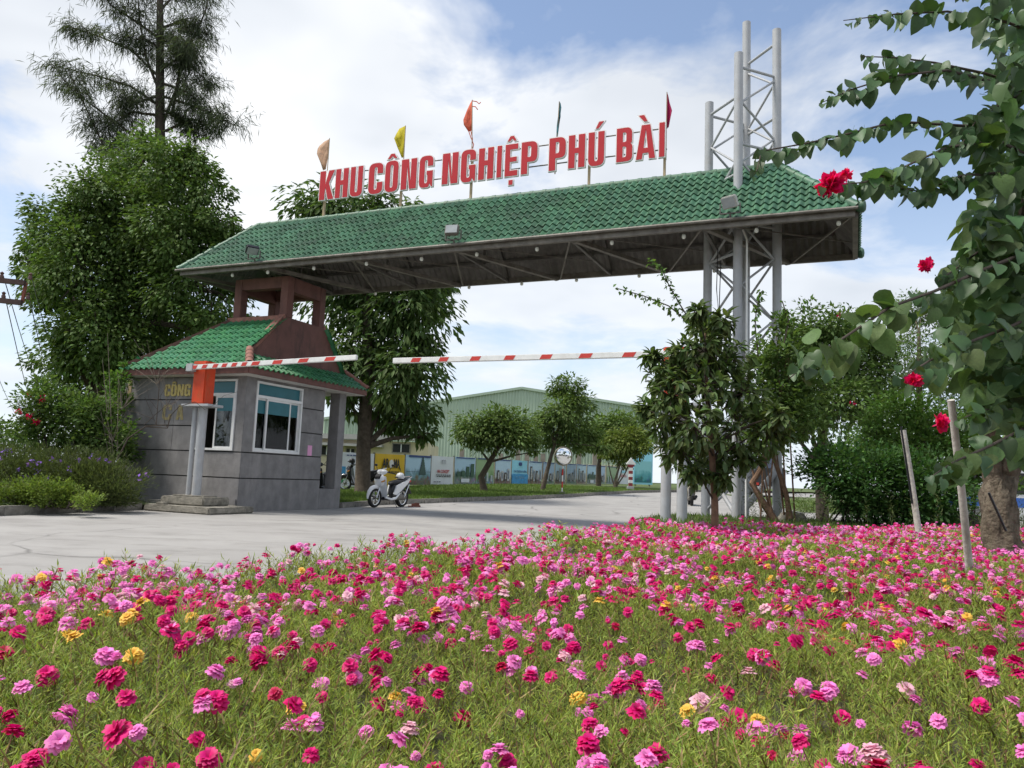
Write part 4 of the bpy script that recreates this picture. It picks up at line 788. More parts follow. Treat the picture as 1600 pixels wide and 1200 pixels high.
# ============================================================ VEHICLES
def wheel(parent, x, z, r, w, name='wheel'):
    mt = Matrix.Translation((x, 0, z)); t = r*.26
    o = MB().lathe([(r-t, -w/2), (r-.012, -w/2), (r, -w*.25), (r, w*.25), (r-.012, w/2), (r-t, w/2), (r-t, -w/2)], 24, 'y').build(name, m_tyre, parent, True, mt)
    MB().lathe([(r-t+.002, -w*.3), (r-t-.02, -w*.2), (r-t-.02, w*.2), (r-t+.002, w*.3)], 24, 'y').build('rim', m_chrome, o, True)
    mb = MB()
    for k in range(5): a = 2*math.pi*k/5; mb.bar((0, 0, 0), ((r-t)*math.cos(a), 0, (r-t)*math.sin(a)), .03, .022, (0, 1, 0))
    mb.build('spokes', m_chrome, o); MB().lathe([(.001, -w*.5), (.05, -w*.45), (.05, w*.45), (.001, w*.5)], 12, 'y').build('hub', m_steel, o, True)
    MB().lathe([(.035, -w*.36), (.11, -w*.36), (.11, -w*.40), (.035, -w*.40)], 16, 'y').build('brake_disc', m_chrome, o, True)
def scooter(name, loc, rz, paint, seatm, label, helmet=True, bars=True):
    r = empty(name, loc, rz, label, 'scooter', 'parked scooters'); R1 = .285
    wheel(r, .66, R1, R1, .09); wheel(r, -.64, R1*.98, R1*.98, .11)
    # front end
    for s in (-1, 1): MB().tube([(.66, s*.075, R1), (.545, s*.075, .60)], .02, 8).build('fork', m_chrome, r, True)
    arc = [(.66+(R1+.035)*math.cos(a), 0, R1+(R1+.035)*math.sin(a)) for a in np.linspace(R_(-5), R_(155), 9)]
    MB().tube(arc, [(.02, .03), (.035, .055), (.05, .065), (.055, .068), (.055, .068), (.05, .068), (.045, .065), (.035, .06), (.02, .05)], 10).build('front_fender', paint, r, True)
    MB().loft([((.60, 0, .80), .05, .09), ((.565, 0, .80), .13, .15), ((.50, 0, .79), .17, .20), ((.43, 0, .78), .16, .20), ((.38, 0, .78), .10, .15)], 14).build('front_cowl', paint, r, True)
    MB().prism([(.62, .84), (.60, .92), (.50, 1.0), (.50, .93), (.56, .84)], -.10, .10, 'y').build('nose_panel', m_black, r, bevel=.015)
    MB().add([(.44, -.20, .92), (.46, .0, .96), (.44, .20, .92), (.40, -.23, .62), (.47, 0, .62), (.40, .23, .62), (.28, -.17, .30), (.34, 0, .28), (.28, .17, .30), (.39, -.18, .9), (.40, 0, .94), (.39, .18, .9), (.35, -.20, .62), (.40, 0, .62), (.35, .20, .62), (.24, -.15, .31), (.28, 0, .29), (.24, .15, .31)],
             [(0, 1, 4, 3), (1, 2, 5, 4), (3, 4, 7, 6), (4, 5, 8, 7), (9, 12, 13, 10), (10, 13, 14, 11), (12, 15, 16, 13), (13, 16, 17, 14), (0, 3, 12, 9), (3, 6, 15, 12), (2, 11, 14, 5), (5, 14, 17, 8), (0, 9, 10, 1), (1, 10, 11, 2), (6, 7, 16, 15), (7, 8, 17, 16)]).build('leg_shield', paint, r, True)
    MB().loft([((.34, 0, .27), .15, .05), ((.1, 0, .25), .16, .055), ((-.16, 0, .27), .15, .07)], 12).build('floorboard', m_black, r, True)
    for s in (-1, 1):
        MB().tube([(.36, s*.16, .30), (.1, s*.175, .245), (-.12, s*.17, .27), (-.34, s*.16, .42)], [(.03, .03), (.028, .035), (.03, .04), (.01, .02)], 8).build('sill_trim', paint, r, True)
        MB().add([(-.06, s*.14, .40), (-.16, s*.185, .66), (-.45, s*.19, .76), (-.86, s*.13, .88), (-.98, s*.07, .86), (-.72, s*.15, .70), (-.42, s*.17, .50), (-.2, s*.16, .36),
                  (-.06, s*.10, .40), (-.16, s*.12, .66), (-.45, s*.12, .76), (-.86, s*.08, .88), (-.98, s*.03, .86), (-.72, s*.1, .70), (-.42, s*.1, .50), (-.2, s*.1, .36)],
                 [(0, 1, 2, 5, 6, 7), (2, 3, 4, 5), (8, 15, 14, 13, 10, 9), (10, 13, 12, 11)] + [(i, (i+1) % 8, 8+(i+1) % 8, 8+i) for i in range(8)]).build('side_panel', paint, r, True, bevel=.012)
    MB().loft([((-.04, 0, .46), .06, .12), ((-.12, 0, .56), .115, .17), ((-.30, 0, .58), .12, .16), ((-.60, 0, .62), .11, .14), ((-.85, 0, .74), .07, .08)], 12).build('under_body', m_black, r, True)
    MB().loft([((.0, 0, .70), .05, .03), ((-.08, 0, .735), .12, .055), ((-.30, 0, .76), .15, .06), ((-.55, 0, .80), .15, .07), ((-.80, 0, .85), .12, .06), ((-.90, 0, .87), .06, .03)], 14).build('seat', seatm, r, True)
    MB().tube([(-.70, .14, .84), (-.92, .13, .93), (-1.02, 0, .95), (-.92, -.13, .93), (-.70, -.14, .84)], .018, 8).build('grab_rail', m_chrome if paint is not m_black else m_black, r, True)
    MB().loft([((-.92, 0, .80), .07, .05), ((-1.01, 0, .80), .06, .04)], 10).build('tail_light', m_red, r, True)
    MB().add([(-.86, -.07, .66), (-.86, .07, .66), (-1.05, -.07, .42), (-1.05, .07, .42), (-.84, -.07, .64), (-.84, .07, .64), (-1.03, -.07, .40), (-1.03, .07, .40)], [(0, 1, 3, 2), (4, 6, 7, 5), (0, 2, 6, 4), (1, 5, 7, 3), (2, 3, 7, 6), (0, 4, 5, 1)]).build('mudguard', m_black, r)
    MB().loft([((-.12, .0, .33), .09, .10), ((-.35, .06, .31), .10, .10), ((-.62, .09, .30), .05, .09), ((-.74, .09, .30), .03, .06)], 12).build('engine', m_steel, r, True)
    MB().tube([(-.2, -.13, .25), (-.45, -.15, .27), (-.55, -.155, .30), (-.90, -.155, .40)], [.025, .03, .055, .06], 10).build('exhaust', m_black, r, True)
    MB().tube([(-.60, .12, .30), (-.80, .14, .70)], .022, 8).build('shock_absorber', m_chrome, r, True)
    MB().tube([(-.05, .12, .24), (-.10, .26, .01)], .012, 6).build('side_stand', m_dsteel, r, True)
    # handlebar
    MB().tube([(.43, 0, .85), (.37, 0, 1.02)], .03, 8).build('steering_stem', m_black, r, True)
    MB().tube([(.27, -.34, 1.02), (.34, -.16, 1.05), (.36, 0, 1.05), (.34, .16, 1.05), (.27, .34, 1.02)], .015, 8).build('handlebar', m_black, r, True)
    MB().loft([((.47, 0, 1.02), .06, .05), ((.44, 0, 1.04), .12, .085), ((.38, 0, 1.055), .19, .08), ((.32, 0, 1.06), .17, .05), ((.29, 0, 1.06), .08, .03)], 14).build('handlebar_cowl', paint, r, True)
    MB().lathe([(.001, .03), (.05, .02), (.06, 0), (.001, 0)], 14, 'x').build('headlight', m_glass if False else M('headlight_lens', (.55, .57, .6), .15), r, True, Matrix.Translation((.455, 0, 1.03)))
    for s in (-1, 1):
        MB().tube([(.26, s*.34, 1.02), (.22, s*.42, 1.0)], .018, 8).build('grip', m_black, r, True)
        MB().tube([(.32, s*.2, 1.07), (.30, s*.27, 1.17), (.28, s*.30, 1.23)], .008, 6).build('mirror_stalk', m_black, r, True); MB().loft([((.30, s*.32, 1.26), .04, .025), ((.285, s*.32, 1.26), .06, .035), ((.27, s*.32, 1.26), .055, .03)], 10).build('mirror', m_black, r, True)
        MB().loft([((.56, s*.12, .76), .03, .02), ((.50, s*.16, .78), .03, .03), ((.44, s*.175, .80), .015, .02)], 8).build('indicator_lens', M('amber_lens', (.5, .22, .05), .3), r, True)
    return r
fx = Vector((-3.93, 23.55, 0)); bx = Vector((-3.28, 24.68, 0))
d = (fx-bx).normalized(); c = (fx+bx)/2
scooter('scooter', (c.x, c.y, .005), math.atan2(d.y, d.x), m_wwhite, m_black, 'white scooter with black seat parked at the kerb right of the booth')
def helm(name, loc, mat, label):
    r = empty(name, loc, R_(200), label, 'helmet'); MB().lathe([(.115, .0), (.128, .04), (.125, .09), (.10, .15), (.06, .18), (.001, .19)], 18).build('shell', mat, r, True); MB().tube([(.10, -.09, .05), (.15, -.04, .045), (.165, 0, .045), (.15, .04, .045), (.10, .09, .05)], [(.01, .02)]*5, 8).build('peak', m_black, r, True); MB().tube([(.0, -.115, .01), (.03, -.07, -.06), (.03, 0, -.085), (.03, .07, -.06), (.0, .115, .01)], .006, 6).build('chin_strap', m_black, r, True)
rzw = math.atan2(d.y, d.x); seatp = Vector((c.x, c.y, .005))+Vector((math.cos(rzw)*-.52, math.sin(rzw)*-.52, .95))
helm('helmet', seatp-Vector((0, 0, .085)), M('silver_helmet', (.55, .56, .58), .3, .05, coat=.4), 'silver helmet lying on the seat of the white scooter')
m_dk = M('dark_paint', (.022, .022, .027), .3, .1, coat=.4)
p = at(563, 768, 32.2); scooter('scooter', (p.x, p.y, zg(32.2)+.125), R_(176), m_dk, m_black, 'black scooter parked behind the dark tree trunk')
helm('helmet', (p.x-.40, p.y-.05, zg(32.2)+.125+1.12), m_black, 'black helmet on the handlebar of the black scooter')
p = at(504, 772, 27.5); scooter('scooter', (p.x, p.y, .18), R_(250), m_dk, m_black, 'dark scooter seen through the veranda opening of the booth')
# brick-coloured rubble by the rear wheel
o = MB()
for k in range(5): a = random.uniform(-.2, .2); o.box(a, a+.16, -.07+.05*k, -.0+.05*k, .0, .05+.02*k)
o = o.build('brick_rubble', M('broken_brick', (.25, .10, .07), .9, .3, 12), bevel=.012); o.location = at(646, 790, 24.9); o.location.z = .0; tag(o, 'small heap of broken red brick by the rear wheel of the white scooter', 'rubble')

def rider():
    p = at(1081, 791, 33.4); z0 = zg(33.4); r = scooter('scooter', (p.x+.05, p.y+.5, z0), R_(82), M('cream_paint', (.50, .46, .36), .35, .05, coat=.4), m_black, 'cream scooter ridden away from the camera beyond the barrier posts'); r['group'] = 'scooters on the road'
    q = empty('person', (p.x+.05, p.y+.5, z0), R_(82), 'person in dark jacket and helmet riding the cream scooter away', 'person')
    V = [(-.28, 0, .93), (-.26, 0, 1.08), (-.22, 0, 1.26), (-.19, 0, 1.40), (-.17, 0, 1.50), (-.16, 0, 1.60), (-.15, 0, 1.69),
         (-.19, .19, 1.38), (-.02, .25, 1.17), (.24, .30, 1.05), (-.19, -.19, 1.38), (-.02, -.25, 1.17), (.24, -.30, 1.05),
         (-.22, .11, .91), (.17, .15, .86), (.13, .15, .46), (.12, .14, .33), (.24, .14, .31), (-.22, -.11, .91), (.17, -.15, .86), (.13, -.15, .46), (.12, -.14, .33), (.24, -.14, .31)]
    E = [(0, 1), (1, 2), (2, 3), (3, 4), (4, 5), (5, 6), (3, 7), (7, 8), (8, 9), (3, 10), (10, 11), (11, 12), (0, 13), (13, 14), (14, 15), (15, 16), (16, 17), (0, 18), (18, 19), (19, 20), (20, 21), (21, 22)]
    Rd = [.155, .15, .165, .15, .06, .085, .075, .075, .055, .04, .075, .055, .04, .10, .075, .055, .045, .04, .10, .075, .055, .045, .04]
    me = bpy.data.meshes.new('body'); me.from_pydata(V, E, []); o = link('body', me, M('rider_clothes', (.085, .07, .06), .85, .3, 4, c2=(.04, .035, .04)), q)
    md = o.modifiers.new('skin', 'SKIN'); 
    for v, rd in zip(me.skin_vertices[0].data, Rd): v.radius = (rd, rd)
    me.skin_vertices[0].data[0].use_root = True; o.modifiers.new('sub', 'SUBSURF').levels = 2; o.modifiers['sub'].render_levels = 2
    MB().lathe([(.11, -.10), (.135, -.03), (.14, .04), (.12, .11), (.07, .15), (.001, .165)], 16).build('helmet', m_black, q, True, Matrix.Translation((-.15, 0, 1.64)))
    MB().tube([(.24, .30, 1.05), (.29, .33, 1.04)], [.04, .03], 8).build('glove', m_black, q, True); MB().tube([(.24, -.30, 1.05), (.29, -.33, 1.04)], [.04, .03], 8).build('glove', m_black, q, True)
rider()
def box_vehicle(name, loc, rz, label, cat, body, L, Wd, H, z0=.55, truck=False):
    r = empty(name, loc, rz, label, cat)
    MB().box(-L/2, L/2, -Wd/2, Wd/2, z0, H).build('body', body, r, bevel=.08)
    for x in (-L*.32, L*.32):
        for s in (-1, 1): MB().lathe([(.001, -.13), (.30, -.13), (.45, -.10), (.46, 0), (.45, .10), (.30, .13), (.001, .13)], 20, 'y').build('wheel', m_tyre, r, True, Matrix.Translation((x, s*(Wd/2-.13), .46)))
    if truck:
        MB().box(L/2+.08, L/2+2.0, -Wd/2+.05, Wd/2-.05, .6, 2.5).build('cab', M('cab_paint', (.12, .14, .2), .35), r, bevel=.12); MB().box(-L/2-.12, -L/2-.02, -Wd/2, Wd/2, .48, .64).build('bumper', m_post, r, bevel=.02)
        for s in (-1, 1): MB().box(-L/2-.05, -L/2-.005, s*(Wd/2-.3)-.15, s*(Wd/2-.3)+.15, .7, .85).build('tail_light', m_red, r)
    else:
        for s in (-1, 1):
            for k in range(6): x = -L/2+.7+k*(L-1.2)/6; MB().box(x, x+(L-1.2)/6-.12, s*Wd/2-.012, s*Wd/2+.012, H*.55, H*.86).build('window', m_dark, r, bevel=.008)
            MB().box(-L/2+.1, L/2-.1, s*Wd/2-.006, s*Wd/2+.006, z0+.35, z0+.62).build('side_stripe', M('bus_blue', (.04, .12, .40), .35), r)
        MB().box(-L/2-.012, -L/2+.012, -Wd/2+.15, Wd/2-.15, H*.5, H*.88).build('windscreen', m_dark, r, bevel=.008)
        for s in (-1, 1): MB().box(-L/2-.02, -L/2+.01, s*(Wd/2-.3)-.14, s*(Wd/2-.3)+.14, z0+.2, z0+.36).build('headlight', m_chrome, r)
p = at(1229, 757, 46); box_vehicle('truck', (p.x, 50, zg(50)), R_(78), 'dark covered truck far down the road right of the tower', 'truck', M('dark_tarpaulin', (.035, .037, .045), .7, .2, 2), 4.6, 2.0, 1.75, .6, True)
p = at(1572, 760, 23); box_vehicle('minibus', (p.x+.6, 23.5, 0.05), R_(172), 'white minibus with blue stripe parked behind the thick bougainvillea trunk', 'minibus', M('bus_white', (.62, .63, .64), .3, .03, coat=.4), 5.2, 1.9, 1.95, .35)
# ============================================================ PLANTS
def blob_leaves(blobs, n, L, Wd, clump=.30, droop=.35, shell=.45, per=60, flat=.75):
    """leaf positions/directions in clumps spread through the given blobs: (centre, radius)"""
    vol = np.array([b[1]**2 for b in blobs]); cnt = (n*vol/vol.sum()).astype(int); Ps = []; Ds = []
    for (c, r), k in zip(blobs, cnt):
        nc = max(6, k//per); cd = rdir(nc); cr = rng.random(nc)**shell; cc = cd*cr[:, None]*r*np.array([1, 1, .92])
        idx = rng.integers(0, nc, k); sig = clump*r*(.6+.8*rng.random(nc))
        P = cc[idx] + np.clip(rng.normal(0, 1, (k, 3)), -1.5, 1.5)*(sig[idx])[:, None]*np.array([1, 1, flat])
        out = unit(P*.7 + (P-cc[idx])*1.2/np.maximum(sig[idx], .01)[:, None]*r*.4 + rng.normal(0, .35*r, (k, 3)))
        out[:, 2] -= droop*(.5+rng.random(k)); Ps.append(P+np.array(c)); Ds.append(out)
    return np.concatenate(Ps), np.concatenate(Ds)
def vleaf(name, P, D, L, Wd, mat, parent):
    n = len(P); s = .65+.7*rng.random(n); o = link(name, leaf_mesh(name, P, D, L*s, Wd*s), mat, parent); return o
def pblobs(lst, Y, dy=1.2):
    return [(tuple(at(x, y, Y+(random.uniform(-dy, dy) if len(b) < 1 else b[0]))), r*pxm(Y)) for x, y, r, *b in lst]
def tree(name, label, cat, base, trunk, lst, Y, n, L, Wd, lm, bark, group=None, dy=1.0, clump=.30, droop=.35, per=60, limbs=None, shell=.45, rooty=True):
    """trunk: list of (point, radius) in world; lst: crown blobs in photo pixels at depth Y"""
    r = empty(name, base, 0, label, cat, group); B = Vector(base)
    blobs = pblobs(lst, Y, dy); P, D = blob_leaves(blobs, n, L, Wd, clump, droop, shell, per)
    mb = MB(); pts = [Vector(p)-B for p, _ in trunk]; rad = [q for _, q in trunk]
    if rooty: pts = [pts[0]-Vector((0, 0, .1))]+[pts[0]+Vector((0, 0, .12))]+pts[1:]; rad = [rad[0]*1.35, rad[0]]+rad[1:]
    mb.tube(pts, rad, 12); mb.build('trunk', bark, r, True)
    lb = MB()
    for c, rr_ in blobs:
        c = Vector(c)-B; k = min(range(len(pts)), key=lambda i: (pts[i]-c).length + max(0, pts[i].z-c.z+.2)*1.5); a = pts[max(1, k)]; r0 = rad[max(1, k)]*.55
        mid = a.lerp(c, .5)+Vector((random.uniform(-.1, .1), random.uniform(-.1, .1), .12))*rr_*2; lb.tube([a, mid, c], [r0, r0*.6, r0*.25], 6)
        for _ in range(5): e = c+Vector(rdir(1)[0])*rr_*.85; lb.tube([mid.lerp(c, .6), c.lerp(e, .5)+Vector((0, 0, .05)), e], [r0*.35, r0*.22, r0*.08], 5)
    lb.build('limbs', bark, r, True)
    P = P-np.array(B); vleaf('crown', P, D, L, Wd, lm, r); return r
# big broadleaf tree on the left
b0 = at(150, 742, 27); b0.z = .2
tree('broadleaf_tree', 'huge dense broadleaf tree filling the left side behind the booth', 'tree', b0, [(b0, .5), (at(160, 640, 27), .42), (at(170, 520, 27), .34), (at(190, 400, 27), .22), (at(210, 300, 27), .1)],
     [(215, 265, 62), (270, 275, 60), (315, 300, 50), (160, 310, 62), (110, 350, 60), (75, 395, 48), (55, 425, 36), (200, 360, 90), (290, 370, 78), (340, 350, 38), (130, 430, 80), (80, 470, 38), (220, 460, 95), (310, 440, 75), (350, 420, 45), (150, 530, 80), (250, 545, 85), (110, 555, 50), (330, 520, 60), (185, 610, 70), (105, 620, 38), (240, 225, 34), (300, 245, 30)],
     27, 84000, .165, .085, l_big, m_twig, dy=1.6, clump=.20, per=120, shell=.40, droop=.55)
# casuarina towering behind it
YC = 36; b0 = at(252, 745, YC); b0.z = .2
cas = empty('casuarina_tree', b0, 0, 'tall feathery casuarina rising above the broadleaf tree at top left', 'tree'); B = Vector(b0)
MB().tube([Vector((0, 0, -.1)), at(250, 500, YC)-B, at(250, 230, YC)-B, at(250, 0, YC)-B, at(251, -160, YC)-B], [.45, .36, .24, .15, .05], 10).build('trunk', m_twig, cas, True)
CB = [[(245, 235), (200, 205), (165, 180), (112, 140), (75, 92)], [(215, 250), (165, 235), (135, 170), (108, 115)], [(248, 165), (205, 135), (150, 118), (92, 105)], [(248, 120), (205, 78), (150, 55), (105, 42)], [(249, 60), (210, 32), (175, 10), (150, -25)], [(252, 200), (275, 140), (285, 80), (310, 25)], [(268, 180), (285, 100), (320, 20), (330, -20)], [(253, 150), (300, 165), (335, 180), (366, 196)], [(252, 100), (300, 105), (338, 140)],
      [(250, 45), (290, 30), (325, 55)], [(248, 140), (228, 90), (218, 30), (214, -30)], [(258, 205), (300, 185), (340, 200)], [(240, 215), (200, 225), (140, 225)], [(251, 15), (275, -10), (310, -25)], [(247, 180), (205, 175), (165, 200)], [(250, 75), (225, 60), (185, 65)], [(250, 110), (280, 90), (300, 60)], [(252, 60), (275, 60), (298, 90)], [(250, 0), (220, -20), (190, -30)], [(246, 150), (215, 160), (180, 150)], [(252, 130), (285, 140), (315, 160)], [(252, 170), (280, 185), (310, 215)]]
lb = MB(); NP = []; ND = []
for br in CB:
    dy0 = random.uniform(-1.2, 1.2); pts = [at(x, y, YC+dy0*i/2)-B for i, (x, y) in enumerate(br)]; lb.tube(pts, [.075-.06*i/(len(pts)-1) for i in range(len(pts))], 6)
    for _ in range(40):
        t = (.22+.78*random.random()**.8)*(len(pts)-1); i = min(int(t), len(pts)-2); p = pts[i].lerp(pts[i+1], t-i); d = Vector(rdir(1)[0]); d.z = d.z*.55+.12; e = p+d*random.uniform(.4, 1.7); m_ = p.lerp(e, .6)+Vector((0, 0, .08)); lb.tube([p, m_, e], [.014, .010, .004], 4)
        k = 26; s = rng.random((k, 1)); q = np.array(p)*(1-s)+np.array(e)*s+rng.normal(0, .16, (k, 3)); NP.append(q); dd = rng.normal(0, .5, (k, 3))+np.array(d)*.7; dd[:, 2] -= 1.0; ND.append(dd)
lb.build('limbs', m_twig, cas, True); NP = np.concatenate(NP); vleaf('crown', NP, np.concatenate(ND), .44, .014, l_cas, cas)
# dark tree behind the booth
b0 = at(566, 771, 30.7)
tree('dark_tree', 'dark-leaved tree with stout straight trunk rising behind the booth and canopy', 'tree', b0, [(b0, .31), (at(568, 700, 30.7), .28), (at(573, 600, 30.7), .24), (at(575, 480, 30.7), .18), (at(572, 380, 30.7), .1)],
     [(545, 330, 52), (495, 335, 44), (600, 335, 40), (640, 322, 14), (600, 420, 75), (660, 430, 42), (535, 470, 60), (640, 490, 55), (590, 540, 66), (670, 540, 30), (535, 570, 40), (635, 590, 52), (600, 630, 40), (645, 645, 34), (545, 625, 26), (660, 680, 18), (675, 480, 30), (690, 450, 16)],
     30.7, 17000, .34, .12, l_jack, m_bark, clump=.30, per=45, droop=.8, dy=1.2)
for x in (628, 650, 618): pass
# trees on the verge
b0 = at(756, 769, 37.0)
tree('umbrella_tree', 'umbrella-shaped tree with curved dark trunk before the green and brown banners', 'tree', b0, [(b0, .17), (at(752, 745, 37), .15), (at(765, 722, 37), .13), (at(778, 700, 37), .11), (at(780, 680, 37), .06)],
     [(775, 665, 30), (740, 666, 26), (810, 668, 28), (722, 678, 16), (760, 682, 24), (800, 685, 24), (832, 692, 14), (775, 655, 20), (828, 678, 16), (738, 692, 9), (836, 706, 8)], 37, 8500, .22, .085, l_verge, m_bark, 'trees along the verge', dy=.8, per=40)
b0 = at(848, 767, 41.5)
tree('leaning_tree', 'tall slender tree leaning right beside the convex mirror', 'tree', b0, [(b0, .13), (at(855, 735, 41.5), .11), (at(866, 695, 41.5), .09), (at(880, 640, 41.5), .06), (at(885, 605, 41.5), .03)],
     [(872, 603, 18), (893, 608, 22), (905, 630, 22), (880, 640, 26), (860, 650, 22), (900, 665, 28), (865, 680, 26), (920, 684, 22), (897, 690, 20), (850, 664, 14), (938, 698, 13)], 41.5, 8000, .23, .09, l_verge, m_bark, 'trees along the verge', dy=.8, per=40)
b0 = at(961, 763, 52)
t3 = tree('multi_stem_tree', 'yellowish multi-stemmed small tree left of the striped marker post', 'tree', b0, [(b0, .10), (at(962, 748, 52), .08), (at(968, 728, 52), .06), (at(975, 705, 52), .03)], [(965, 690, 22), (985, 688, 22), (1000, 700, 16), (950, 705, 16), (975, 712, 18)], 52, 4500, .22, .10, l_verge2, m_barkg, 'trees along the verge', dy=.6, per=30)
lb = MB()
for x in (948, 978, 990): lb.tube([Vector((0, 0, 0)), at((961+x)/2, 742, 52)-Vector(b0), at(x, 712, 52)-Vector(b0)], [.06, .045, .02], 6)
lb.build('stems', m_barkg, t3, True)
b0 = at(935, 762, 58); tree('shady_tree', 'dark rounded tree behind the leaning tree and the mirror', 'tree', b0, [(b0, .2), (at(936, 730, 58), .16), (at(940, 690, 58), .1)], [(935, 675, 32), (965, 668, 30), (950, 688, 24), (990, 670, 26), (920, 690, 16), (1005, 688, 16)], 58, 6000, .30, .13, l_verge, m_bark, 'trees along the verge', dy=1., per=40)
b0 = at(1120, 760, 66); tree('far_tree', 'rounded green tree across the road seen beneath the young tree', 'tree', b0, [(b0, .3), (at(1120, 720, 66), .2), (at(1122, 680, 66), .12)], [(1085, 690, 32), (1130, 680, 40), (1175, 700, 36), (1060, 715, 24), (1105, 715, 30), (1200, 725, 20)], 66, 6000, .36, .16, l_bg, m_bark, 'trees beyond the road', per=40)
# trees on the right
b0 = at(1285, 790, 25); b0.z = .05
tree('roadside_tree', 'dark green tree right of the lattice tower with gaps of sky at its foot', 'tree', b0, [(b0, .2), (at(1282, 730, 25), .17), (at(1288, 640, 25), .14), (at(1290, 560, 25), .08)], [(1262, 520, 40), (1310, 515, 40), (1345, 525, 34), (1240, 560, 40), (1300, 570, 52), (1350, 575, 40), (1245, 620, 42), (1310, 630, 46), (1355, 640, 36), (1225, 660, 30), (1380, 560, 26), (1265, 665, 26), (1215, 590, 26), (1385, 610, 24)], 25, 20000, .16, .075, l_bg, m_bark, 'trees beyond the road', per=60, dy=1.2)
b0 = at(1440, 790, 32); b0.z = .1
tree('feathery_tree', 'lighter feathery tree farthest right behind the bougainvillea', 'tree', b0, [(b0, .22), (at(1440, 700, 32), .18), (at(1436, 600, 32), .12), (at(1436, 520, 32), .06)], [(1420, 478, 28), (1455, 490, 30), (1400, 540, 40), (1450, 555, 48), (1500, 560, 48), (1550, 560, 45), (1400, 600, 36), (1470, 620, 44), (1530, 640, 44), (1590, 620, 40), (1420, 650, 34)], 32, 16000, .15, .06, l_bg, m_barkg, 'trees beyond the road', per=40, dy=1.5, clump=.34)
b0 = at(1345, 790, 42); b0.z = .3; tree('hazy_tree', 'low round tree far down the road behind the bush', 'tree', b0, [(b0, .25), (at(1345, 740, 42), .2), (at(1345, 700, 42), .1)], [(1345, 700, 30), (1390, 695, 32), (1440, 700, 34), (1310, 715, 22), (1490, 690, 34)], 42, 6000, .24, .12, l_bg2, m_bark, 'trees beyond the road', per=40)

def shrub(name, label, base, lst, Y, n, L, Wd, lm, stem=m_twig, cat='shrub', dy=.4, clump=.30, droop=.1, nst=10, group=None, per=30, shell=.45, blossoms=None, spread=.3):
    r = empty(name, base, 0, label, cat, group); B = Vector(base); blobs = pblobs(lst, Y, dy); P, D = blob_leaves(blobs, n, L, Wd, clump, droop, shell, per)
    D[:, 2] += .35; P[:, 2] = np.maximum(P[:, 2], B.z+.03)
    lb = MB()
    for k in range(nst): c = Vector(random.choice(blobs)[0])-B; f = Vector((random.uniform(-spread, spread), random.uniform(-.15, .15), 0)); f.x += c.x*.6; lb.tube([f, f.lerp(c, .5)+Vector((random.uniform(-.08, .08), 0, .05)), c+Vector((0, 0, .1))], [.02, .014, .005], 5)
    lb.build('stems', stem, r, True); vleaf('foliage', P-np.array(B), D, L, Wd, lm, r)
    if blossoms:
        Pb, mat_, sz = blossoms; Q = []; QD = []
        for (x, y, k, yy) in Pb:
            c = np.array(at(x, y, yy)-B); Q.append(c+rng.normal(0, sz*.55, (k, 3))); QD.append(rdir(k)+np.array([0, -.3, .2]))
        vleaf('blossoms', np.concatenate(Q), np.concatenate(QD), sz, sz*.8, mat_, r)
    return r
b0 = at(1370, 815, 14.6); b0.z = .40
shrub('dark_bush', 'broad dark green bush behind the flower bed beside the leaning pole', b0, [(1275, 725, 34), (1310, 735, 42), (1350, 745, 46), (1400, 760, 50), (1450, 760, 50), (1490, 775, 34), (1370, 790, 40), (1430, 795, 40), (1330, 770, 30), (1390, 720, 32), (1480, 800, 26)], 14.6, 15000, .085, .045, l_bush, nst=40, spread=.6, per=40)
b0 = at(1420, 812, 17.5); b0.z = .0
shrub('light_shrub', 'bright yellow-green leafy shrub behind the dark bush', b0, [(1400, 640, 36), (1450, 655, 42), (1365, 670, 28), (1490, 690, 40), (1430, 700, 44), (1370, 715, 32), (1480, 740, 36), (1530, 720, 40), (1560, 760, 30)], 17.5, 9000, .11, .06, l_bg2, nst=24, spread=.5, blossoms=([(1465, 745, 14, 17), (1440, 775, 12, 15.2), (1475, 790, 10, 15.2), (1420, 760, 8, 15.2), (1290, 700, 0, 17)], l_wfl, .05))
# bougainvillea beside the tower
b0 = at(1216, 818, 15.0); b0.z = .40
bg_ = shrub('bougainvillea_tree', 'bougainvillea with twisted brown stems at the foot of the lattice tower', b0, [(1205, 560, 34), (1232, 545, 28), (1235, 600, 40), (1195, 620, 38), (1255, 640, 36), (1215, 660, 40), (1180, 660, 28), (1212, 505, 16), (1240, 510, 16), (1190, 690, 24), (1262, 590, 24), (1190, 575, 22)], 14.8, 7500, .085, .06, l_bg, m_barkr, 'tree', nst=8, per=24,
      blossoms=([(1335, 630, 10, 15.5), (1310, 495, 8, 16)], l_red, .05))
B = Vector(b0)
for pts, rd in (([(1214, 818), (1195, 790), (1175, 755), (1205, 705), (1222, 660), (1226, 620)], .075), ([(1235, 810), (1228, 770), (1216, 735), (1200, 690), (1190, 640)], .055), ([(1190, 800), (1183, 770), (1176, 735), (1170, 690)], .025)):
    MB().tube([at(x, y, 14.9)-B for x, y in pts], [rd*(1-.11*i) for i in range(len(pts))], 8).build('trunk', m_barkr, bg_, True)
o = MB().lathe([(.001, 0), (.28, 0), (.30, .1), (.22, .25), (.001, .3)], 10).build('stone', m_block, None, True); o.location = at(1238, 818, 15.2); o.location.z = .38; o.scale = (1, .8, .8); tag(o, 'rough pale stone at the foot of the bougainvillea beside the tower', 'stone')
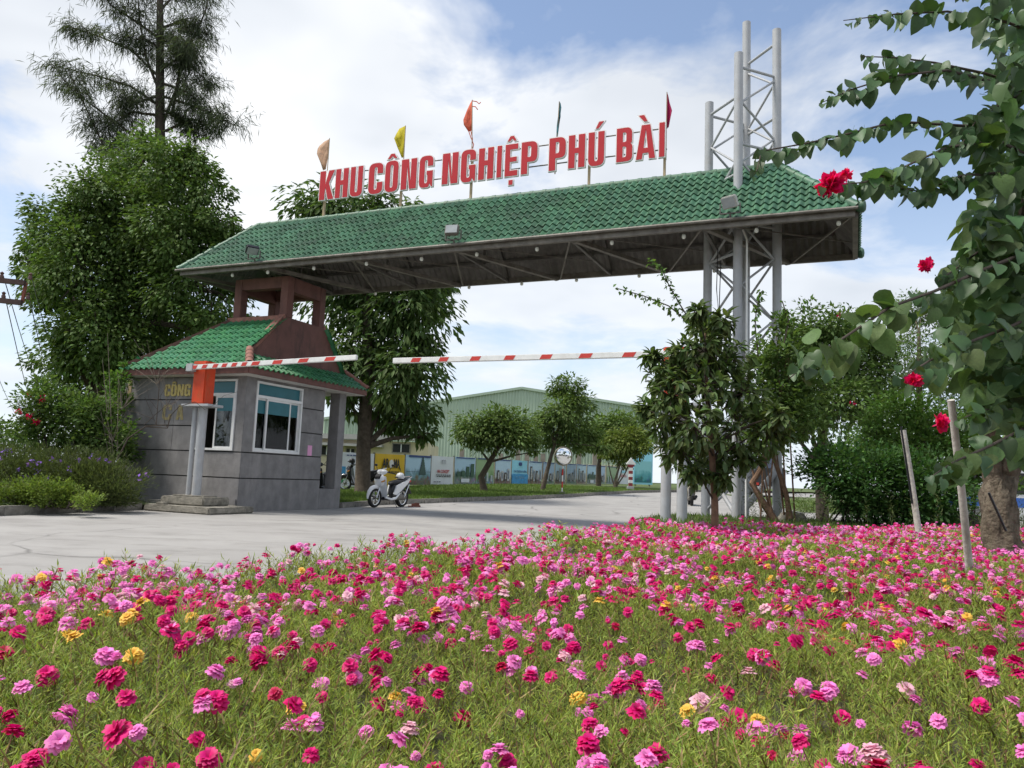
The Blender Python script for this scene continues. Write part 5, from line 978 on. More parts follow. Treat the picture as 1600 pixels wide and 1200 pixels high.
# long sprays arching out to the left above the young tree
SP = MB(); LP = []; LD = []
for br in ([(1090, 520), (1062, 475), (1045, 445), (1035, 422), (1010, 405)], [(1085, 510), (1045, 478), (1005, 462), (962, 450)], [(1185, 560), (1180, 510), (1182, 480), (1190, 455)], [(1225, 540), (1232, 500), (1222, 470)], [(1165, 600), (1130, 560), (1100, 530), (1085, 512)]):
    pts = [at(x, y, 13.2)-B for x, y in br]; SP.tube(pts, [.014-.002*i for i in range(len(pts))], 5)
    for i in range(len(pts)-1):
        for _ in range(26): s = random.random(); LP.append(pts[i].lerp(pts[i+1], s)+Vector(rng.normal(0, .03, 3))); d = Vector(rdir(1)[0]); d.z -= .35; LD.append(d)
SP.build('sprays', m_twig, bg_, True); vleaf('spray_leaves', np.array(LP), np.array(LD), .085, .06, l_bg2, bg_)

# ---------- heart-shaped leaf used for close plants
def heart(curl, tw):
    half = [(.0, .0), (.26, -.07), (.45, .08), (.50, .30), (.42, .55), (.24, .80)]; rib = [0, .15, .4, .7, 1.0]
    V = []; 
    def z(x, y): return abs(x)*.30*tw - curl*(y**2)*.35 + .04*math.sin(9*y+x*5)
    for y in rib: V.append((0, y, z(0, y)))
    L_ = []
    for sgn in (1, -1):
        b = len(V); V += [(sgn*x*.92, y, z(x*sgn, y)) for x, y in half[1:]]; h = [b+i for i in range(5)]
        f = [(0, h[0], h[1], 1), (1, h[1], h[2], 2), (2, h[2], h[3], 3), (3, h[3], h[4], 4)]
        L_ += [q if sgn > 0 else q[::-1] for q in f]
    V += [(0, -.28, .02), (.012, -.28, .0), (.012, 0, 0)]; L_.append((0, len(V)-1, len(V)-2, len(V)-3))
    me = bpy.data.meshes.new('leaf'); me.from_pydata(V, [], L_); me.polygons.foreach_set('use_smooth', [True]*len(L_)); return me
def lance(curl, tw):
    V = []; ys = [0, .25, .55, .82, 1]; ws = [.02, .17, .20, .11, 0]
    for y, w in zip(ys, ws):
        zc = -curl*y*y*.4; V += [(-w, y, zc+w*.5*tw), (0, y, zc), (w, y, zc+w*.5*tw)]
    F = []
    for i in range(4): F += [(3*i, 3*i+1, 3*i+4, 3*i+3), (3*i+1, 3*i+2, 3*i+5, 3*i+4)]
    me = bpy.data.meshes.new('leaf'); me.from_pydata(V, [], F); me.polygons.foreach_set('use_smooth', [True]*len(F)); return me
def leaf_mtx(p, d, nrm, s):
    d = Vector(d).normalized(); n = Vector(nrm); x = d.cross(n).normalized(); n = x.cross(d)
    return Matrix(((x.x*s, d.x*s, n.x*s, p[0]), (x.y*s, d.y*s, n.y*s, p[1]), (x.z*s, d.z*s, n.z*s, p[2]), (0, 0, 0, 1)))
def place_leaves(root, mats, meshes, mat_one, mat_all, name='leaf', lim=300):
    """the nearest leaves as parts, the rest joined"""
    B = root.matrix_basis.translation; eye = Vector((0, 0, EYE)); mats = sorted(mats, key=lambda m: ((m.translation+B)-eye).length/ max(.01, m.to_scale().x))
    for me in meshes: me.materials.clear()
    far = [me.copy() for me in meshes]
    for me in meshes: me.materials.append(mat_one)
    for m in mats[:lim]: link(name, random.choice(meshes), None, root, m)
    Vs = []; Fs = []; k = 0
    arr = []
    for me in far:
        V0 = np.empty(len(me.vertices)*3); me.vertices.foreach_get('co', V0); F0 = [list(p.vertices) for p in me.polygons]; arr.append((np.c_[V0.reshape(-1, 3), np.ones(len(me.vertices))], np.array(F0)))
    for m in mats[lim:]:
        V0, F0 = random.choice(arr); Vs.append((np.array(m) @ V0.T).T[:, :3]); Fs.append(F0+k); k += len(V0)
    if Vs: o = link('leaves', np_mesh('leaves', np.concatenate(Vs), np.concatenate(Fs), smooth=True), mat_all, root); o['kind'] = 'stuff'
# ---------- young tree in the flower bed
b0 = at(1117, 842, 9.44); b0.z = .40; B = Vector(b0)
yt = empty('young_tree', b0, 0, 'young dark-leaved tree with slim trunk standing in the flower bed', 'tree')
MB().tube([Vector((0, 0, -.05)), at(1117, 790, 9.44)-B, at(1113, 720, 9.44)-B, at(1105, 620, 9.44)-B, at(1102, 520, 9.44)-B], [.05, .042, .038, .025, .01], 10).build('trunk', m_barkr, yt, True)
YB_ = [(1105, 515, 34), (1075, 560, 38), (1140, 560, 40), (1040, 600, 38), (1100, 610, 52), (1160, 615, 42), (1035, 655, 34), (1085, 665, 50), (1150, 670, 46), (1200, 675, 34), (1065, 705, 38), (1120, 715, 36), (1165, 715, 26), (1020, 560, 16), (1130, 505, 24), (1090, 488, 16), (1215, 650, 20), (1012, 640, 18), (1130, 745, 18), (1085, 740, 20), (1055, 575, 34), (1050, 620, 34), (1120, 580, 40), (1100, 550, 36)]
lb = MB(); mats = []
for x, y, r in YB_:
    dyy = random.uniform(-.45, .45); c = at(x, y, 9.44+dyy)-B; R0 = r*pxm(9.44); zr = min(1.9, max(.45, c.z-.35)); a = Vector((-.02*zr, 0, zr)); lb.tube([a, a.lerp(c, .6)+Vector((0, 0, .05)), c], [.014, .010, .005], 5)
    for _ in range(int(11+r*.62)):
        q = c+Vector(rdir(1)[0])*R0*random.random()**.4; axis = (q-c).normalized()*.8+Vector((0, 0, -.1)); lb.tube([c, c.lerp(q, .6)+Vector((0, 0, .02)), q], [.005, .004, .002], 4)
        for k in range(6):
            d = Vector(rdir(1)[0])*.8+axis; d.z -= .25; mats.append(leaf_mtx(q-axis*random.uniform(0, .1), d, Vector((random.uniform(-.5, .5), -.3, 1))+Vector(rdir(1)[0])*.4, random.uniform(.085, .155)))
lb.build('limbs', m_twig, yt, True)
l_yone = M('young_leaf_single', (.08, .125, .04), .42, .2, 5, rnd=.45, hue=.03, transl=.25, spec=.45)
place_leaves(yt, mats, [lance(.8, 1), lance(1.4, 1.4), lance(.3, .8)], l_yone, l_young)

# ---------- big bougainvillea on the right, reaching towards the camera
b0 = at(1570, 872, 7.99); b0.z = .38; B = Vector(b0)
bv = empty('bougainvillea', b0, 0, 'large bougainvillea with thick gnarled trunk arching over the right side', 'tree')
tm_ = MB(); tm_.tube([Vector((.02, 0, -.1)), at(1568, 860, 8)-B, at(1565, 840, 8)-B, at(1562, 820, 8)-B, at(1561, 797, 8)-B, at(1560, 775, 8)-B, at(1564, 755, 8)-B, at(1568, 735, 8)-B, at(1590, 690, 7.8)-B, at(1625, 620, 7.4)-B, at(1640, 520, 6.6)-B], [.19, .165, .152, .148, .15, .145, .135, .13, .12, .10, .08], 24)
tm_.tube([at(1562, 780, 8)-B, at(1552, 735, 8)-B, at(1549, 690, 7.9)-B, at(1548, 620, 7.6)-B, at(1556, 520, 7.0)-B], [.12, .105, .10, .085, .06], 12)
o = tm_.build('trunk', m_barkg, bv, True)
for v in o.data.vertices: a_ = math.atan2(v.co.y, v.co.x); v.co += v.normal*(.022*math.sin(a_*7+v.co.z*5)+.014*math.sin(a_*13-v.co.z*9)+.012*math.sin(v.co.z*29+a_*3))
MB().tube([at(1545, 770, 7.6)-B, at(1572, 830, 7.6)-B], .012, 6).build('iron_bar', m_black, bv, True)
BR = [([(1640, 60), (1560, 30), (1480, 18), (1400, 22), (1318, 32)], 3.3, 3.9, 30, .062), ([(1640, 150), (1540, 115), (1460, 98), (1400, 90), (1345, 88)], 3.3, 3.9, 24, .064), ([(1660, 170), (1560, 130), (1480, 110), (1400, 118), (1330, 140), (1280, 162)], 3.1, 3.8, 34, .062),
      ([(1650, 240), (1560, 200), (1480, 195), (1400, 190), (1330, 208), (1260, 224), (1190, 236), (1182, 268)], 3.2, 3.9, 44, .062), ([(1660, 270), (1560, 220), (1480, 230), (1410, 262), (1350, 285), (1290, 290)], 2.9, 3.7, 44, .072),
      ([(1640, 380), (1540, 420), (1460, 455), (1390, 480), (1330, 520), (1270, 560), (1235, 590)], 2.3, 3.5, 66, .088), ([(1660, 470), (1580, 510), (1500, 540), (1450, 565), (1410, 590)], 2.6, 3.6, 54, .084), ([(1680, 640), (1600, 670), (1540, 700), (1490, 722), (1455, 745)], 2.7, 3.6, 26, .080), ([(1680, 640), (1600, 640), (1540, 640), (1500, 655)], 3.2, 3.8, 26, .078), ([(1640, 330), (1560, 370), (1500, 415), (1465, 440)], 3.2, 4.0, 30, .078), ([(1640, 290), (1560, 270), (1500, 275), (1440, 300), (1390, 290)], 3.1, 3.9, 40, .07), ([(1650, 20), (1600, -5), (1540, -15), (1480, -20)], 3.3, 3.8, 22, .066), ([(1660, 110), (1590, 150), (1530, 180), (1500, 230)], 3.4, 3.8, 26, .07)]
br_ = MB(); mats = []
for pl, Y0, Y1, n, sz in BR:
    k = len(pl); pts = [at(x, y, Y1+(Y0-Y1)*i/(k-1))-B for i, (x, y) in enumerate(pl)]; br_.tube(pts, [.009-.0072*i/(k-1) for i in range(k)], 6)
    if n < 50: n = int(n*1.45); sz *= 1.22
    for j in range(n):
        t = (j+random.random())/n*(k-1); i = min(int(t), k-2); p = pts[i].lerp(pts[i+1], t-i); d0 = (pts[i+1]-pts[i]).normalized(); fr = t/(k-1); big = (1 if sz > .083 and Y0 < 2.7 else 0)
        side = 1 if j % 2 else -1; d = d0*random.uniform(.1, .6)+Vector((0, 0, -.55-random.random()*.5))+Vector((0, side*.45, side*.10))+Vector(rdir(1)[0])*.35
        if random.random() < .22: d.z = abs(d.z)*.4
        nr = Vector((random.uniform(-.5, .5), -.55, .75))+Vector(rdir(1)[0])*.4; s = sz*random.uniform(.75, 1.15)*(1 if fr < .72 else max(.36, 1-(fr-.72)*2.2)*1.0)*(1.0)
        mats.append(leaf_mtx(p+Vector(rdir(1)[0])*(.02+.03*big)+Vector((0, 0, -.01)), d, nr, s))
# leafy mass behind the sprays
def edge(y): return np.interp(y, [-40, 60, 150, 250, 330, 400, 450, 500, 560, 610, 660, 700, 740], [1500, 1500, 1510, 1520, 1515, 1500, 1480, 1470, 1490, 1520, 1560, 1585, 1620])
for cx_, cy_, cr_, cn_ in ((1590, 330, 70, 90), (1560, 430, 75, 120), (1600, 520, 90, 130), (1530, 500, 60, 90), (1570, 600, 60, 110), (1600, 220, 60, 50), (1640, 420, 90, 90), (1650, 620, 70, 60), (1620, 90, 60, 40), (1580, 690, 40, 40), (1530, 580, 34, 40), (1545, 360, 45, 60), (1585, 30, 60, 30), (1600, 140, 60, 34), (1545, 215, 40, 18)):
    for _ in range(int(cn_*2.1)):
        a = random.uniform(0, 6.28); rr_ = cr_*random.random()**.5; x, y = cx_+rr_*math.cos(a), cy_+rr_*math.sin(a); Yd = random.uniform(3.4, 5.6)
        if x < edge(y): continue
        d = Vector(rdir(1)[0])*.7+Vector((-.2, -.2, -.7)); nr = Vector((random.uniform(-.5, .5), -.5, .8))+Vector(rdir(1)[0])*.5; mats.append(leaf_mtx(at(x, y, Yd)-B, d, nr, random.uniform(.075, .125)))
for pl, r0 in (([(1556, 520, 7.0), (1570, 430, 5.2), (1600, 330, 4.2), (1650, 240, 3.9)], .045), ([(1640, 520, 6.6), (1650, 470, 4.8), (1660, 420, 3.8), (1650, 380, 3.5)], .045), ([(1600, 330, 4.2), (1620, 200, 3.9), (1640, 60, 3.9)], .025), ([(1625, 620, 7.4), (1660, 640, 5), (1680, 640, 3.8)], .035), ([(1570, 430, 5.2), (1545, 500, 4.6), (1520, 560, 4.2)], .02)):
    br_.tube([at(x, y, Y)-B for x, y, Y in pl], [r0*(1-.2*i) for i in range(len(pl))], 7)
br_.build('branches', m_twig, bv, True)
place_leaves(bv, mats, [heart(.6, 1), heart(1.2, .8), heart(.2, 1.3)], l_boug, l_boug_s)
for x, y, r, Y in ((1300, 288, 24, 2.92), (1322, 274, 12, 2.95), (1446, 416, 14, 3.4), (1428, 594, 15, 2.7), (1470, 660, 16, 3.2), (1452, 408, 8, 3.4), (1286, 300, 10, 2.92)):
    c = at(x, y, Y)-B; k = int(16+r*1.6); R0 = r*pxm(Y); me0 = heart(-.5, 1.4); V0 = np.empty(len(me0.vertices)*3); me0.vertices.foreach_get('co', V0); V0 = np.c_[V0.reshape(-1, 3), np.ones(len(V0)//3)][:-3]; F0 = np.array([list(p_.vertices) for p_ in me0.polygons][:-1]); Vs = []; Fs = []
    for q_ in range(k):
        dd = Vector(rdir(1)[0]); mm = leaf_mtx(c+dd*R0*.45*random.random(), dd+Vector((0, -.2, .1)), Vector(rdir(1)[0]), R0*random.uniform(.55, .8)); Vs.append((np.array(mm) @ V0.T).T[:, :3]); Fs.append(F0+q_*len(V0))
    o = link('red_bracts', np_mesh('red_bracts', np.concatenate(Vs), np.concatenate(Fs), smooth=True), l_red, bv); o['label'] = 'cluster of crimson papery bracts'

# ---------- left-hand planting
b0 = at(90, 795, 18.8); b0.z = .13
shrub('flowering_bougainvillea', 'bougainvillea with red blooms standing left of the big tree', b0, [(55, 620, 30), (85, 640, 36), (40, 665, 26), (120, 650, 36), (75, 680, 34), (150, 640, 34), (160, 680, 40), (60, 600, 14), (120, 700, 30)], 18.8, 8000, .10, .065, l_bg, nst=14, blossoms=([(68, 626, 45, 18.2), (30, 644, 24, 18.2), (45, 652, 26, 18.2), (57, 659, 24, 18.2), (45, 618, 12, 18.2)], l_red, .06), spread=.4)
b0 = at(190, 790, 19.6); b0.z = .13
shrub('tall_light_shrub', 'bright green shrub with pale blossoms against the left end of the booth', b0, [(190, 590, 16), (185, 625, 20), (170, 650, 22), (160, 690, 30), (190, 680, 22), (130, 690, 26), (195, 710, 20), (200, 575, 12), (150, 660, 22)], 19.6, 5200, .11, .055, l_bg2, m_dry, nst=12, blossoms=([(135, 702, 40, 18.2), (118, 712, 30, 18.0), (150, 708, 24, 18.2)], l_wfl, .05))
b0 = at(10, 790, 30); b0.z = .13; shrub('far_thicket', 'low green thicket at the left edge under the power lines', b0, [(0, 690, 34), (40, 700, 28), (-30, 690, 40), (70, 705, 24)], 30, 3500, .16, .08, l_bg, nst=6, dy=.8)
b0 = at(110, 800, 16.8); b0.z = .13
shrub('purple_flower_bush', 'wide olive bush dotted with purple flowers left of the booth', b0, [(0, 735, 34), (40, 735, 36), (80, 735, 36), (120, 735, 36), (155, 742, 36), (185, 755, 34), (-30, 735, 40), (60, 765, 30), (110, 770, 30), (160, 775, 30), (195, 778, 22)], 16.8, 24000, .10, .016, l_ruel, nst=50, droop=-.5, spread=.5, per=70, clump=.35,
      blossoms=([(x, y, 7, 16.2) for x, y in ((8, 706), (14, 702), (3, 712), (45, 727), (50, 722), (63, 723), (81, 717), (39, 744), (74, 749), (123, 719), (141, 715), (165, 719), (109, 732), (217, 748), (229, 743), (58, 735), (155, 717), (30, 736), (95, 722))], l_purple, .055))
b0 = at(75, 803, 15.2); b0.z = .13
shrub('clipped_hedge', 'low yellow-green clipped hedge along the left kerb', b0, [(0, 775, 20), (30, 772, 22), (60, 768, 24), (90, 772, 22), (115, 775, 20), (138, 782, 16), (-25, 775, 22), (45, 785, 16), (75, 786, 16), (105, 788, 14)], 15.2, 11000, .05, .028, l_hedge, nst=24, droop=-.2, spread=.3, per=40)
# bare shrub in front of the booth wall
b0 = at(182, 770, 18.0); b0.z = .13; B = Vector(b0); bs = empty('bare_shrub', b0, 0, 'leafless twiggy shrub arching before the grey booth wall', 'shrub'); tw = MB(); tw2 = MB()
for pl, r0 in (([(182, 790), (185, 715), (200, 685), (228, 666), (258, 664), (262, 668)], .022), ([(262, 668), (266, 650), (280, 635), (305, 628)], .012), ([(228, 667), (262, 669)], .012), ([(244, 664), (246, 640), (249, 600), (250, 580)], .010), ([(244, 664), (235, 640), (226, 620)], .006), ([(258, 664), (255, 645), (250, 620), (262, 600)], .006), ([(225, 664), (240, 650), (262, 632), (268, 622)], .008), ([(246, 640), (232, 622), (230, 605)], .005), ([(240, 655), (215, 645), (195, 640)], .006), ([(262, 632), (275, 628), (280, 650)], .005), ([(305, 628), (320, 640), (335, 632), (350, 618), (372, 612)], .006)):
    pts = [at(x, y, 17.6)-B for x, y in pl]; (tw if r0 > .004 else tw2).tube(pts, [r0*(1-.12*i) for i in range(len(pts))], 6)
for _ in range(34):
    x, y = random.choice(((185, 700), (175, 690), (250, 610), (262, 640), (245, 600), (200, 670), (170, 640), (190, 640))); a = at(x, y, 17.9)-B; e = at(x+random.uniform(-45, 50), y-random.uniform(10, 75), 17.9+random.uniform(-.3, .3))-B; tw2.tube([a, a.lerp(e, .5)+Vector((random.uniform(-.08, .08), 0, .06)), e], [.006, .004, .002], 4)
for x, y in ((160, 560), (150, 600), (185, 590), (168, 520)): tw2.tube([Vector((0, .1, .0)), at((x+182)/2, 690, 18.2)-B, at(x, y, 18.4)-B], [.016, .011, .004], 5)
tw.build('branches', m_twig, bs, True); tw2.build('twigs', m_dry, bs, True)
# weeds between the bed and the road
P = []; D = []; 
for _ in range(110):
    x = random.uniform(4.6, 12); y = random.uniform(12.4, 16.2); h = random.uniform(.25, .75)
    for k in range(26): P.append((x+random.gauss(0, .03), y+random.gauss(0, .03), .40+h*k/26)); d = rdir(1)[0]; d[2] = abs(d[2])*.6+.3; D.append(d)
o = link('weeds', leaf_mesh('weeds', np.array(P), np.array(D), .10, .012), l_ruel); o['kind'] = 'stuff'; tag(o, 'thin weeds between the flower bed and the road', 'weeds')
# grass blades on the verge and on the ground behind the flowers
def grass(name, pts, L, wd, label):
    n = len(pts); D = rng.normal(0, .35, (n, 3)); D[:, 2] = 1; o = link(name, leaf_mesh(name, pts, D, L*(.5+rng.random(n)), wd), m_blade); o['kind'] = 'stuff'; tag(o, label, 'grass')
Yg = 22.7+ (rng.random(42000)**1.5)*30; Xg = np.array([kx(y) for y in Yg])-.12-rng.random(42000)*np.minimum(9, 2.5+.28*(Yg-18)); grass('grass', np.c_[Xg, Yg, [zg(y)+.12 for y in Yg]], .10, .022, 'short grass on the verge along the banners')
n = 9000; Xg = 1.9+rng.random(n)*12; Yg = 11.2+rng.random(n)*5.2; ok = Xg > np.interp(Yg, [9.2, 12.9, 14.6, 17.3], [1.4, 2.1, 2.6, 4.0]); grass('grass', np.c_[Xg, Yg, np.full(n, .40)][ok], .09, .014, 'rough grass between flower bed and tower')
n = 9000; Yg = 31.2+rng.random(n)*12; Xg = 11.7+(Yg-31)*.12+rng.random(n)*14; grass('grass', np.c_[Xg, Yg, [zg(y)+.01 for y in Yg]], .10, .025, 'grass strip across the road on the right')
# ============================================================ MOSS ROSE BED
edgeY = [-1.5, 1.0, 3.3, 4.4, 6.0, 9.2, 11.0, 12.0, 12.4]; edgeX = [-3.3, -2.7, -2.25, -1.55, -.55, 1.4, 4.0, 7.2, 13]
def in_bed(x, y): return (x > np.interp(y, edgeY, edgeX)) & (y < np.interp(x, [1.4, 4.6, 7.6, 13], [9.3, 11.7, 12.1, 12.5])) & (y > .75)
def in_view(x, y, m=.12): return np.abs(x) < y*(.66+m)+.35
def scatter(y0, y1, dens):
    xm = y1*.8+.5; n = int(dens*2*xm*(y1-y0)); x = rng.uniform(-xm, xm, n); y = rng.uniform(y0, y1, n); k = in_bed(x, y) & in_view(x, y); return x[k], y[k]
def height(x, y): return .055*np.sin(x*2.3+1)*np.sin(y*1.9+.5)+.03*np.sin(x*6.1+y*3.3)
# sprig: a thin stem with needle leaves
def sprig(n, L, nl, nw):
    V = []; F = []; M_ = []
    bend = rng.normal(0, .28, 2)
    def c(t): return np.array([bend[0]*t*t*L, bend[1]*t*t*L, t*L])
    for t0, t1 in ((0, .35), (.35, .7), (.7, 1)):
        b = len(V); w = .0024; V += [c(t0)+[w, 0, 0], c(t0)-[w, 0, 0], c(t1)+[0, w, 0]]; F.append((b, b+1, b+2)); M_.append(1)
    for i in range(n):
        t = .18+.82*i/n; p = c(t); a = i*2.4+rng.normal(0, .3); el = rng.uniform(.1, 1.0) if t < .93 else rng.uniform(.7, 1.4); d = np.array([math.cos(a)*math.cos(el), math.sin(a)*math.cos(el), math.sin(el)]); s = np.array([-math.sin(a), math.cos(a), 0]); l = nl*rng.uniform(.6, 1.2); b = len(V)
        mid = p+d*l*.5; V += [p, mid+s*nw/2, p+d*l+[0, 0, l*.18], mid-s*nw/2]; F += [(b, b+1, b+2), (b, b+2, b+3)]; M_ += [0, 0]
    return np.array(V), np.array(F), np.array(M_)
def field(y0, y1, dens, scale, n, templates):
    x, y = scatter(y0, y1, dens); Vs = []; Fs = []; Ms = []; off = 0
    which = rng.integers(0, len(templates), len(x))
    for t, (V0, F0, M0) in enumerate(templates):
        k = which == t; m = k.sum()
        if not m: continue
        a = rng.uniform(0, 6.28, m); s = scale*rng.uniform(.75, 1.25, m); tl = rng.normal(0, .34, (m, 2)); tall = rng.random(m) < .05; s[tall] *= 1.35
        ca, sa = np.cos(a), np.sin(a); V = np.repeat(V0[None]*1., m, 0)*s[:, None, None]
        X = V[..., 0]*ca[:, None]-V[..., 1]*sa[:, None]+V[..., 2]*tl[:, :1]; Y = V[..., 0]*sa[:, None]+V[..., 1]*ca[:, None]+V[..., 2]*tl[:, 1:]; Z = V[..., 2]
        W_ = np.stack([X+x[k][:, None], Y+y[k][:, None], Z+(.40+height(x[k], y[k]))[:, None]+rng.uniform(-.02, .03, m)[:, None]], -1)
        Vs.append(W_.reshape(-1, 3)); Fs.append((F0[None]+(np.arange(m)*len(V0))[:, None, None]+off).reshape(-1, 3)); Ms.append(np.tile(M0, m)); off += m*len(V0)
    return np.concatenate(Vs), np.concatenate(Fs), np.concatenate(Ms)
T1 = [sprig(36, .115, .018, .0024) for _ in range(8)]; T2 = [sprig(20, .105, .024, .0042) for _ in range(5)]; T3 = [sprig(11, .095, .036, .0085) for _ in range(5)]
parts_ = [field(.9, 2.0, 1500, 1., 0, T1), field(2.0, 3.3, 900, 1.05, 0, T1), field(3.3, 6.0, 480, 1.1, 0, T2), field(6.0, 12.6, 240, 1.1, 0, T3)]
off = 0; VV = []; FF = []; MM = []
for V, F, Mx in parts_: VV.append(V); FF.append(F+off); MM.append(Mx); off += len(V)
me = np_mesh('moss_rose_foliage', np.concatenate(VV), np.concatenate(FF), np.concatenate(MM)); me.materials.append(l_moss); me.materials.append(l_stem)
o = link('moss_rose_foliage', me); o['kind'] = 'stuff'; tag(o, 'spiky green moss rose foliage covering the flower bed', 'ground cover')
# blooms
def bloom(rings, seed, nseg=2):
    g = np.random.default_rng(seed); V = []; F = []
    for (k, el, l, w, r0, z0) in rings:
        for i in range(k):
            a = 2*math.pi*(i+g.uniform(-.25, .25))/k+el*3; e = el+g.uniform(-.16, .16); ll = l*g.uniform(.85, 1.12); ww = w*g.uniform(.85, 1.15); ca, sa = math.cos(a), math.sin(a); b = len(V)
            def pt(u, v): 
                ee = e-.55*u*u; rad = r0+ll*u*math.cos(ee); z = z0+ll*u*math.sin(ee)+.10*ww*math.sin(u*7+i)*(abs(v)*2)+g.uniform(-.02, .02)*l; x, y = rad, v*ww; return (x*ca-y*sa, x*sa+y*ca, z)
            V += [pt(0, -.18), pt(0, .18), pt(.55, -.48), pt(.6, 0), pt(.55, .48), pt(.96, -.40), pt(.90, 0), pt(.96, .40), pt(1.03, -.2), pt(1.03, .2)]
            F += [(b, b+1, b+3), (b, b+3, b+2), (b+1, b+4, b+3), (b+2, b+3, b+6), (b+2, b+6, b+5), (b+3, b+4, b+7), (b+3, b+7, b+6), (b+5, b+6, b+8), (b+6, b+7, b+9)]
    return np.array(V), np.array(F)
FT = [bloom([(8, .14, .020, .023, .002, 0), (8, .52, .019, .021, .0015, .003), (7, .9, .017, .018, .001, .005), (5, 1.25, .014, .014, .0005, .007)], s) for s in (1, 2, 3)] + [bloom([(7, .5, .020, .023, .002, 0), (7, .85, .018, .020, .001, .003), (5, 1.2, .016, .016, .0005, .006)], s) for s in (4, 5)]
FS = [bloom([(5, .2, .021, .026, .002, 0), (4, .8, .018, .021, .001, .003), (3, 1.2, .014, .016, .0005, .005)], s) for s in (6, 7, 8, 9)]; FQ = [bloom([(4, .3, .022, .030, .001, 0), (3, 1.0, .018, .022, .001, .004)], s) for s in (16, 17, 18, 19)]
stem_me = MB().tube([(0, 0, -.10), (.004, .002, -.04), (0, 0, .002)], [.0016, .0016, .0022], 5)
cols = [f_mag, f_pink, f_pale, f_yel, f_red]; cname = ['magenta', 'pink', 'pale pink', 'yellow', 'crimson']
meshes = {}
for ci, m in enumerate(cols):
    for ti, (V, F) in enumerate(FT): me = np_mesh('petals', V, F, smooth=True); me.materials.append(m); meshes[ci, ti] = me
so = stem_me.build('stem', l_stem, None, True); stem_data = so.data; bpy.data.objects.remove(so)
xs = []; ys = []
for y0, y1, dn in ((1.0, 1.8, 110), (1.8, 2.6, 150), (2.6, 3.6, 175), (3.6, 5, 195), (5, 7, 195), (7, 12.6, 190)): x, y = scatter(y0, y1, dn); xs.append(x); ys.append(y)
x = np.concatenate(xs); y = np.concatenate(ys)
# patches: sparser and denser, with drifts of one colour
dens = .5+.5*np.sin(x*1.7+.8*np.sin(y*1.3))*np.sin(y*1.5+x*.6+1.2); keep = rng.random(len(x)) < .55+.5*dens; x, y = x[keep], y[keep]
cl = rng.random(len(x)) < .35; x = x+np.where(cl, np.round(x*5)/5-x, 0)*.7; y = y+np.where(cl, np.round(y*5)/5-y, 0)*.7; x += rng.normal(0, .012, len(x))
ok = in_bed(x, y); x, y = x[ok], y[ok]
pm_ = .5+.5*np.sin(x*2.1+y*1.1+2)*np.sin(y*.9-x*.7+.4)
u_ = rng.random(len(x)); colr = np.where(u_ < .03, 3, np.where(u_ < .085, 2, np.where(u_ < .10, 4, np.where(rng.random(len(x)) < .30+.42*pm_, 0, 1))))
z = .40+height(x, y)+np.where(rng.random(len(x)) < .25, .165, .14)+rng.normal(0, .014, len(x)); sz = rng.choice([.5, .72, .86, .98, 1.15], len(x), p=[.12, .2, .3, .26, .12])
order = np.argsort(np.hypot(x, y)/sz**.5); tilt = rng.normal(0, .38, (len(x), 2)); tilt[:, 1] -= .12
def fm(i):
    q = Vector((tilt[i, 0], tilt[i, 1], 1)).normalized().to_track_quat('Z', 'Y'); return Matrix.Translation((x[i], y[i], z[i])) @ q.to_matrix().to_4x4() @ Matrix.Rotation(rng.uniform(0, 6.28), 4, 'Z') @ Matrix.Scale(sz[i], 4)
PXP = lambda i: 800+FPX*(x[i]/y[i])
inview = [i for i in order if abs(PXP(i)-800) < 815 and y[i] > 1.18]; near = inview[:300]; ns = set(near)
ydist = {i: k for k, i in enumerate(sorted(near, key=lambda i: y[i]))}; LB = {}
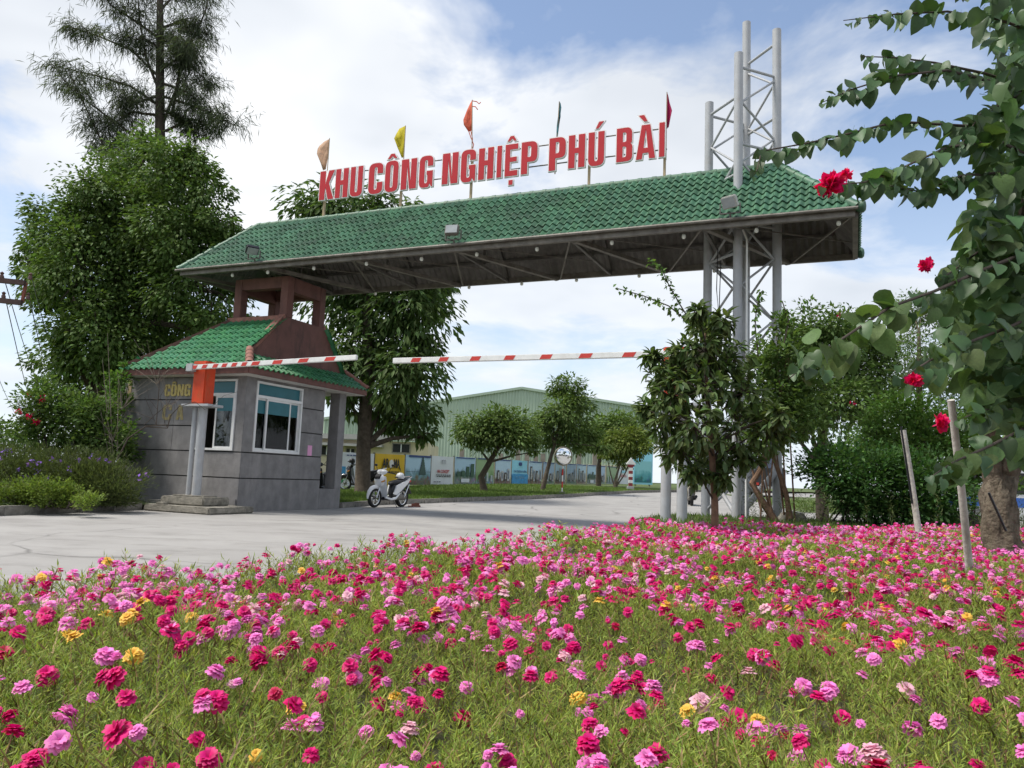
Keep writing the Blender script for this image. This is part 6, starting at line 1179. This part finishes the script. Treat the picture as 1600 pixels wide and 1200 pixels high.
for i in near:
    s_ = 'small ' if sz[i] < .7 else ('large ' if sz[i] > 1.05 else ''); zone = ('far left', 'left', 'middle', 'right', 'far right')[min(4, max(0, int(PXP(i)//320)))]; row = ('front', 'second', 'third', 'fourth', 'fifth')[min(4, ydist[i]//60)]
    LB.setdefault(f'{s_}{cname[colr[i]]} moss rose in the {row} row at {zone}', []).append(i)
OW = ['leftmost', 'second from left', 'third from left', 'fourth from left', 'fifth from left', 'sixth from left', 'seventh from left', 'eighth from left', 'ninth from left', 'tenth from left', 'eleventh from left', 'twelfth from left']
label_of = {}
for t_, ii in LB.items():
    for k, i in enumerate(sorted(ii, key=PXP)): label_of[i] = t_ if len(ii) == 1 else t_+', '+OW[min(k, 11)]
for i in near:
    r = bpy.data.objects.new('moss_rose', None); col.objects.link(r); r.matrix_basis = fm(i); r.empty_display_size = .02
    tag(r, label_of[i], 'flower', 'moss roses in the foreground')
    link('petals', meshes[colr[i], int(rng.integers(0, len(FT)))], None, r); link('stem', stem_data, None, r)
for ci in range(5):
    idx = [i for i in range(len(x)) if i not in ns and colr[i] == ci]; Vs = []; Fs = []; off = 0
    for i in idx:
        V0, F0 = (FS if y[i] < 5.5 else FQ)[i % 4]; m = np.array(fm(i)); Vs.append(V0 @ m[:3, :3].T+m[:3, 3]); Fs.append(F0+off); off += len(V0)
    if Vs:
        o = link('moss_rose_blooms', np_mesh('moss_rose_blooms', np.concatenate(Vs), np.concatenate(Fs), smooth=True), cols[ci]); o['kind'] = 'stuff'; tag(o, f'{cname[ci]} moss roses spread over the farther part of the bed', 'flowers')
# buds
nb_ = 700; xb, yb = scatter(1.0, 5.0, 26); P = np.c_[xb, yb, .40+height(xb, yb)+rng.uniform(.08, .14, len(xb))]; D = rng.normal(0, .3, P.shape); D[:, 2] = 1
o = link('moss_rose_buds', leaf_mesh('moss_rose_buds', np.concatenate([P, P]), np.concatenate([D, D]), .016, .009, .5), M('bud', (.30, .20, .09), .6, .2, 9, isl=.4, hue=.06)); o['kind'] = 'stuff'; tag(o, 'small closed moss rose buds among the foliage', 'flower buds')
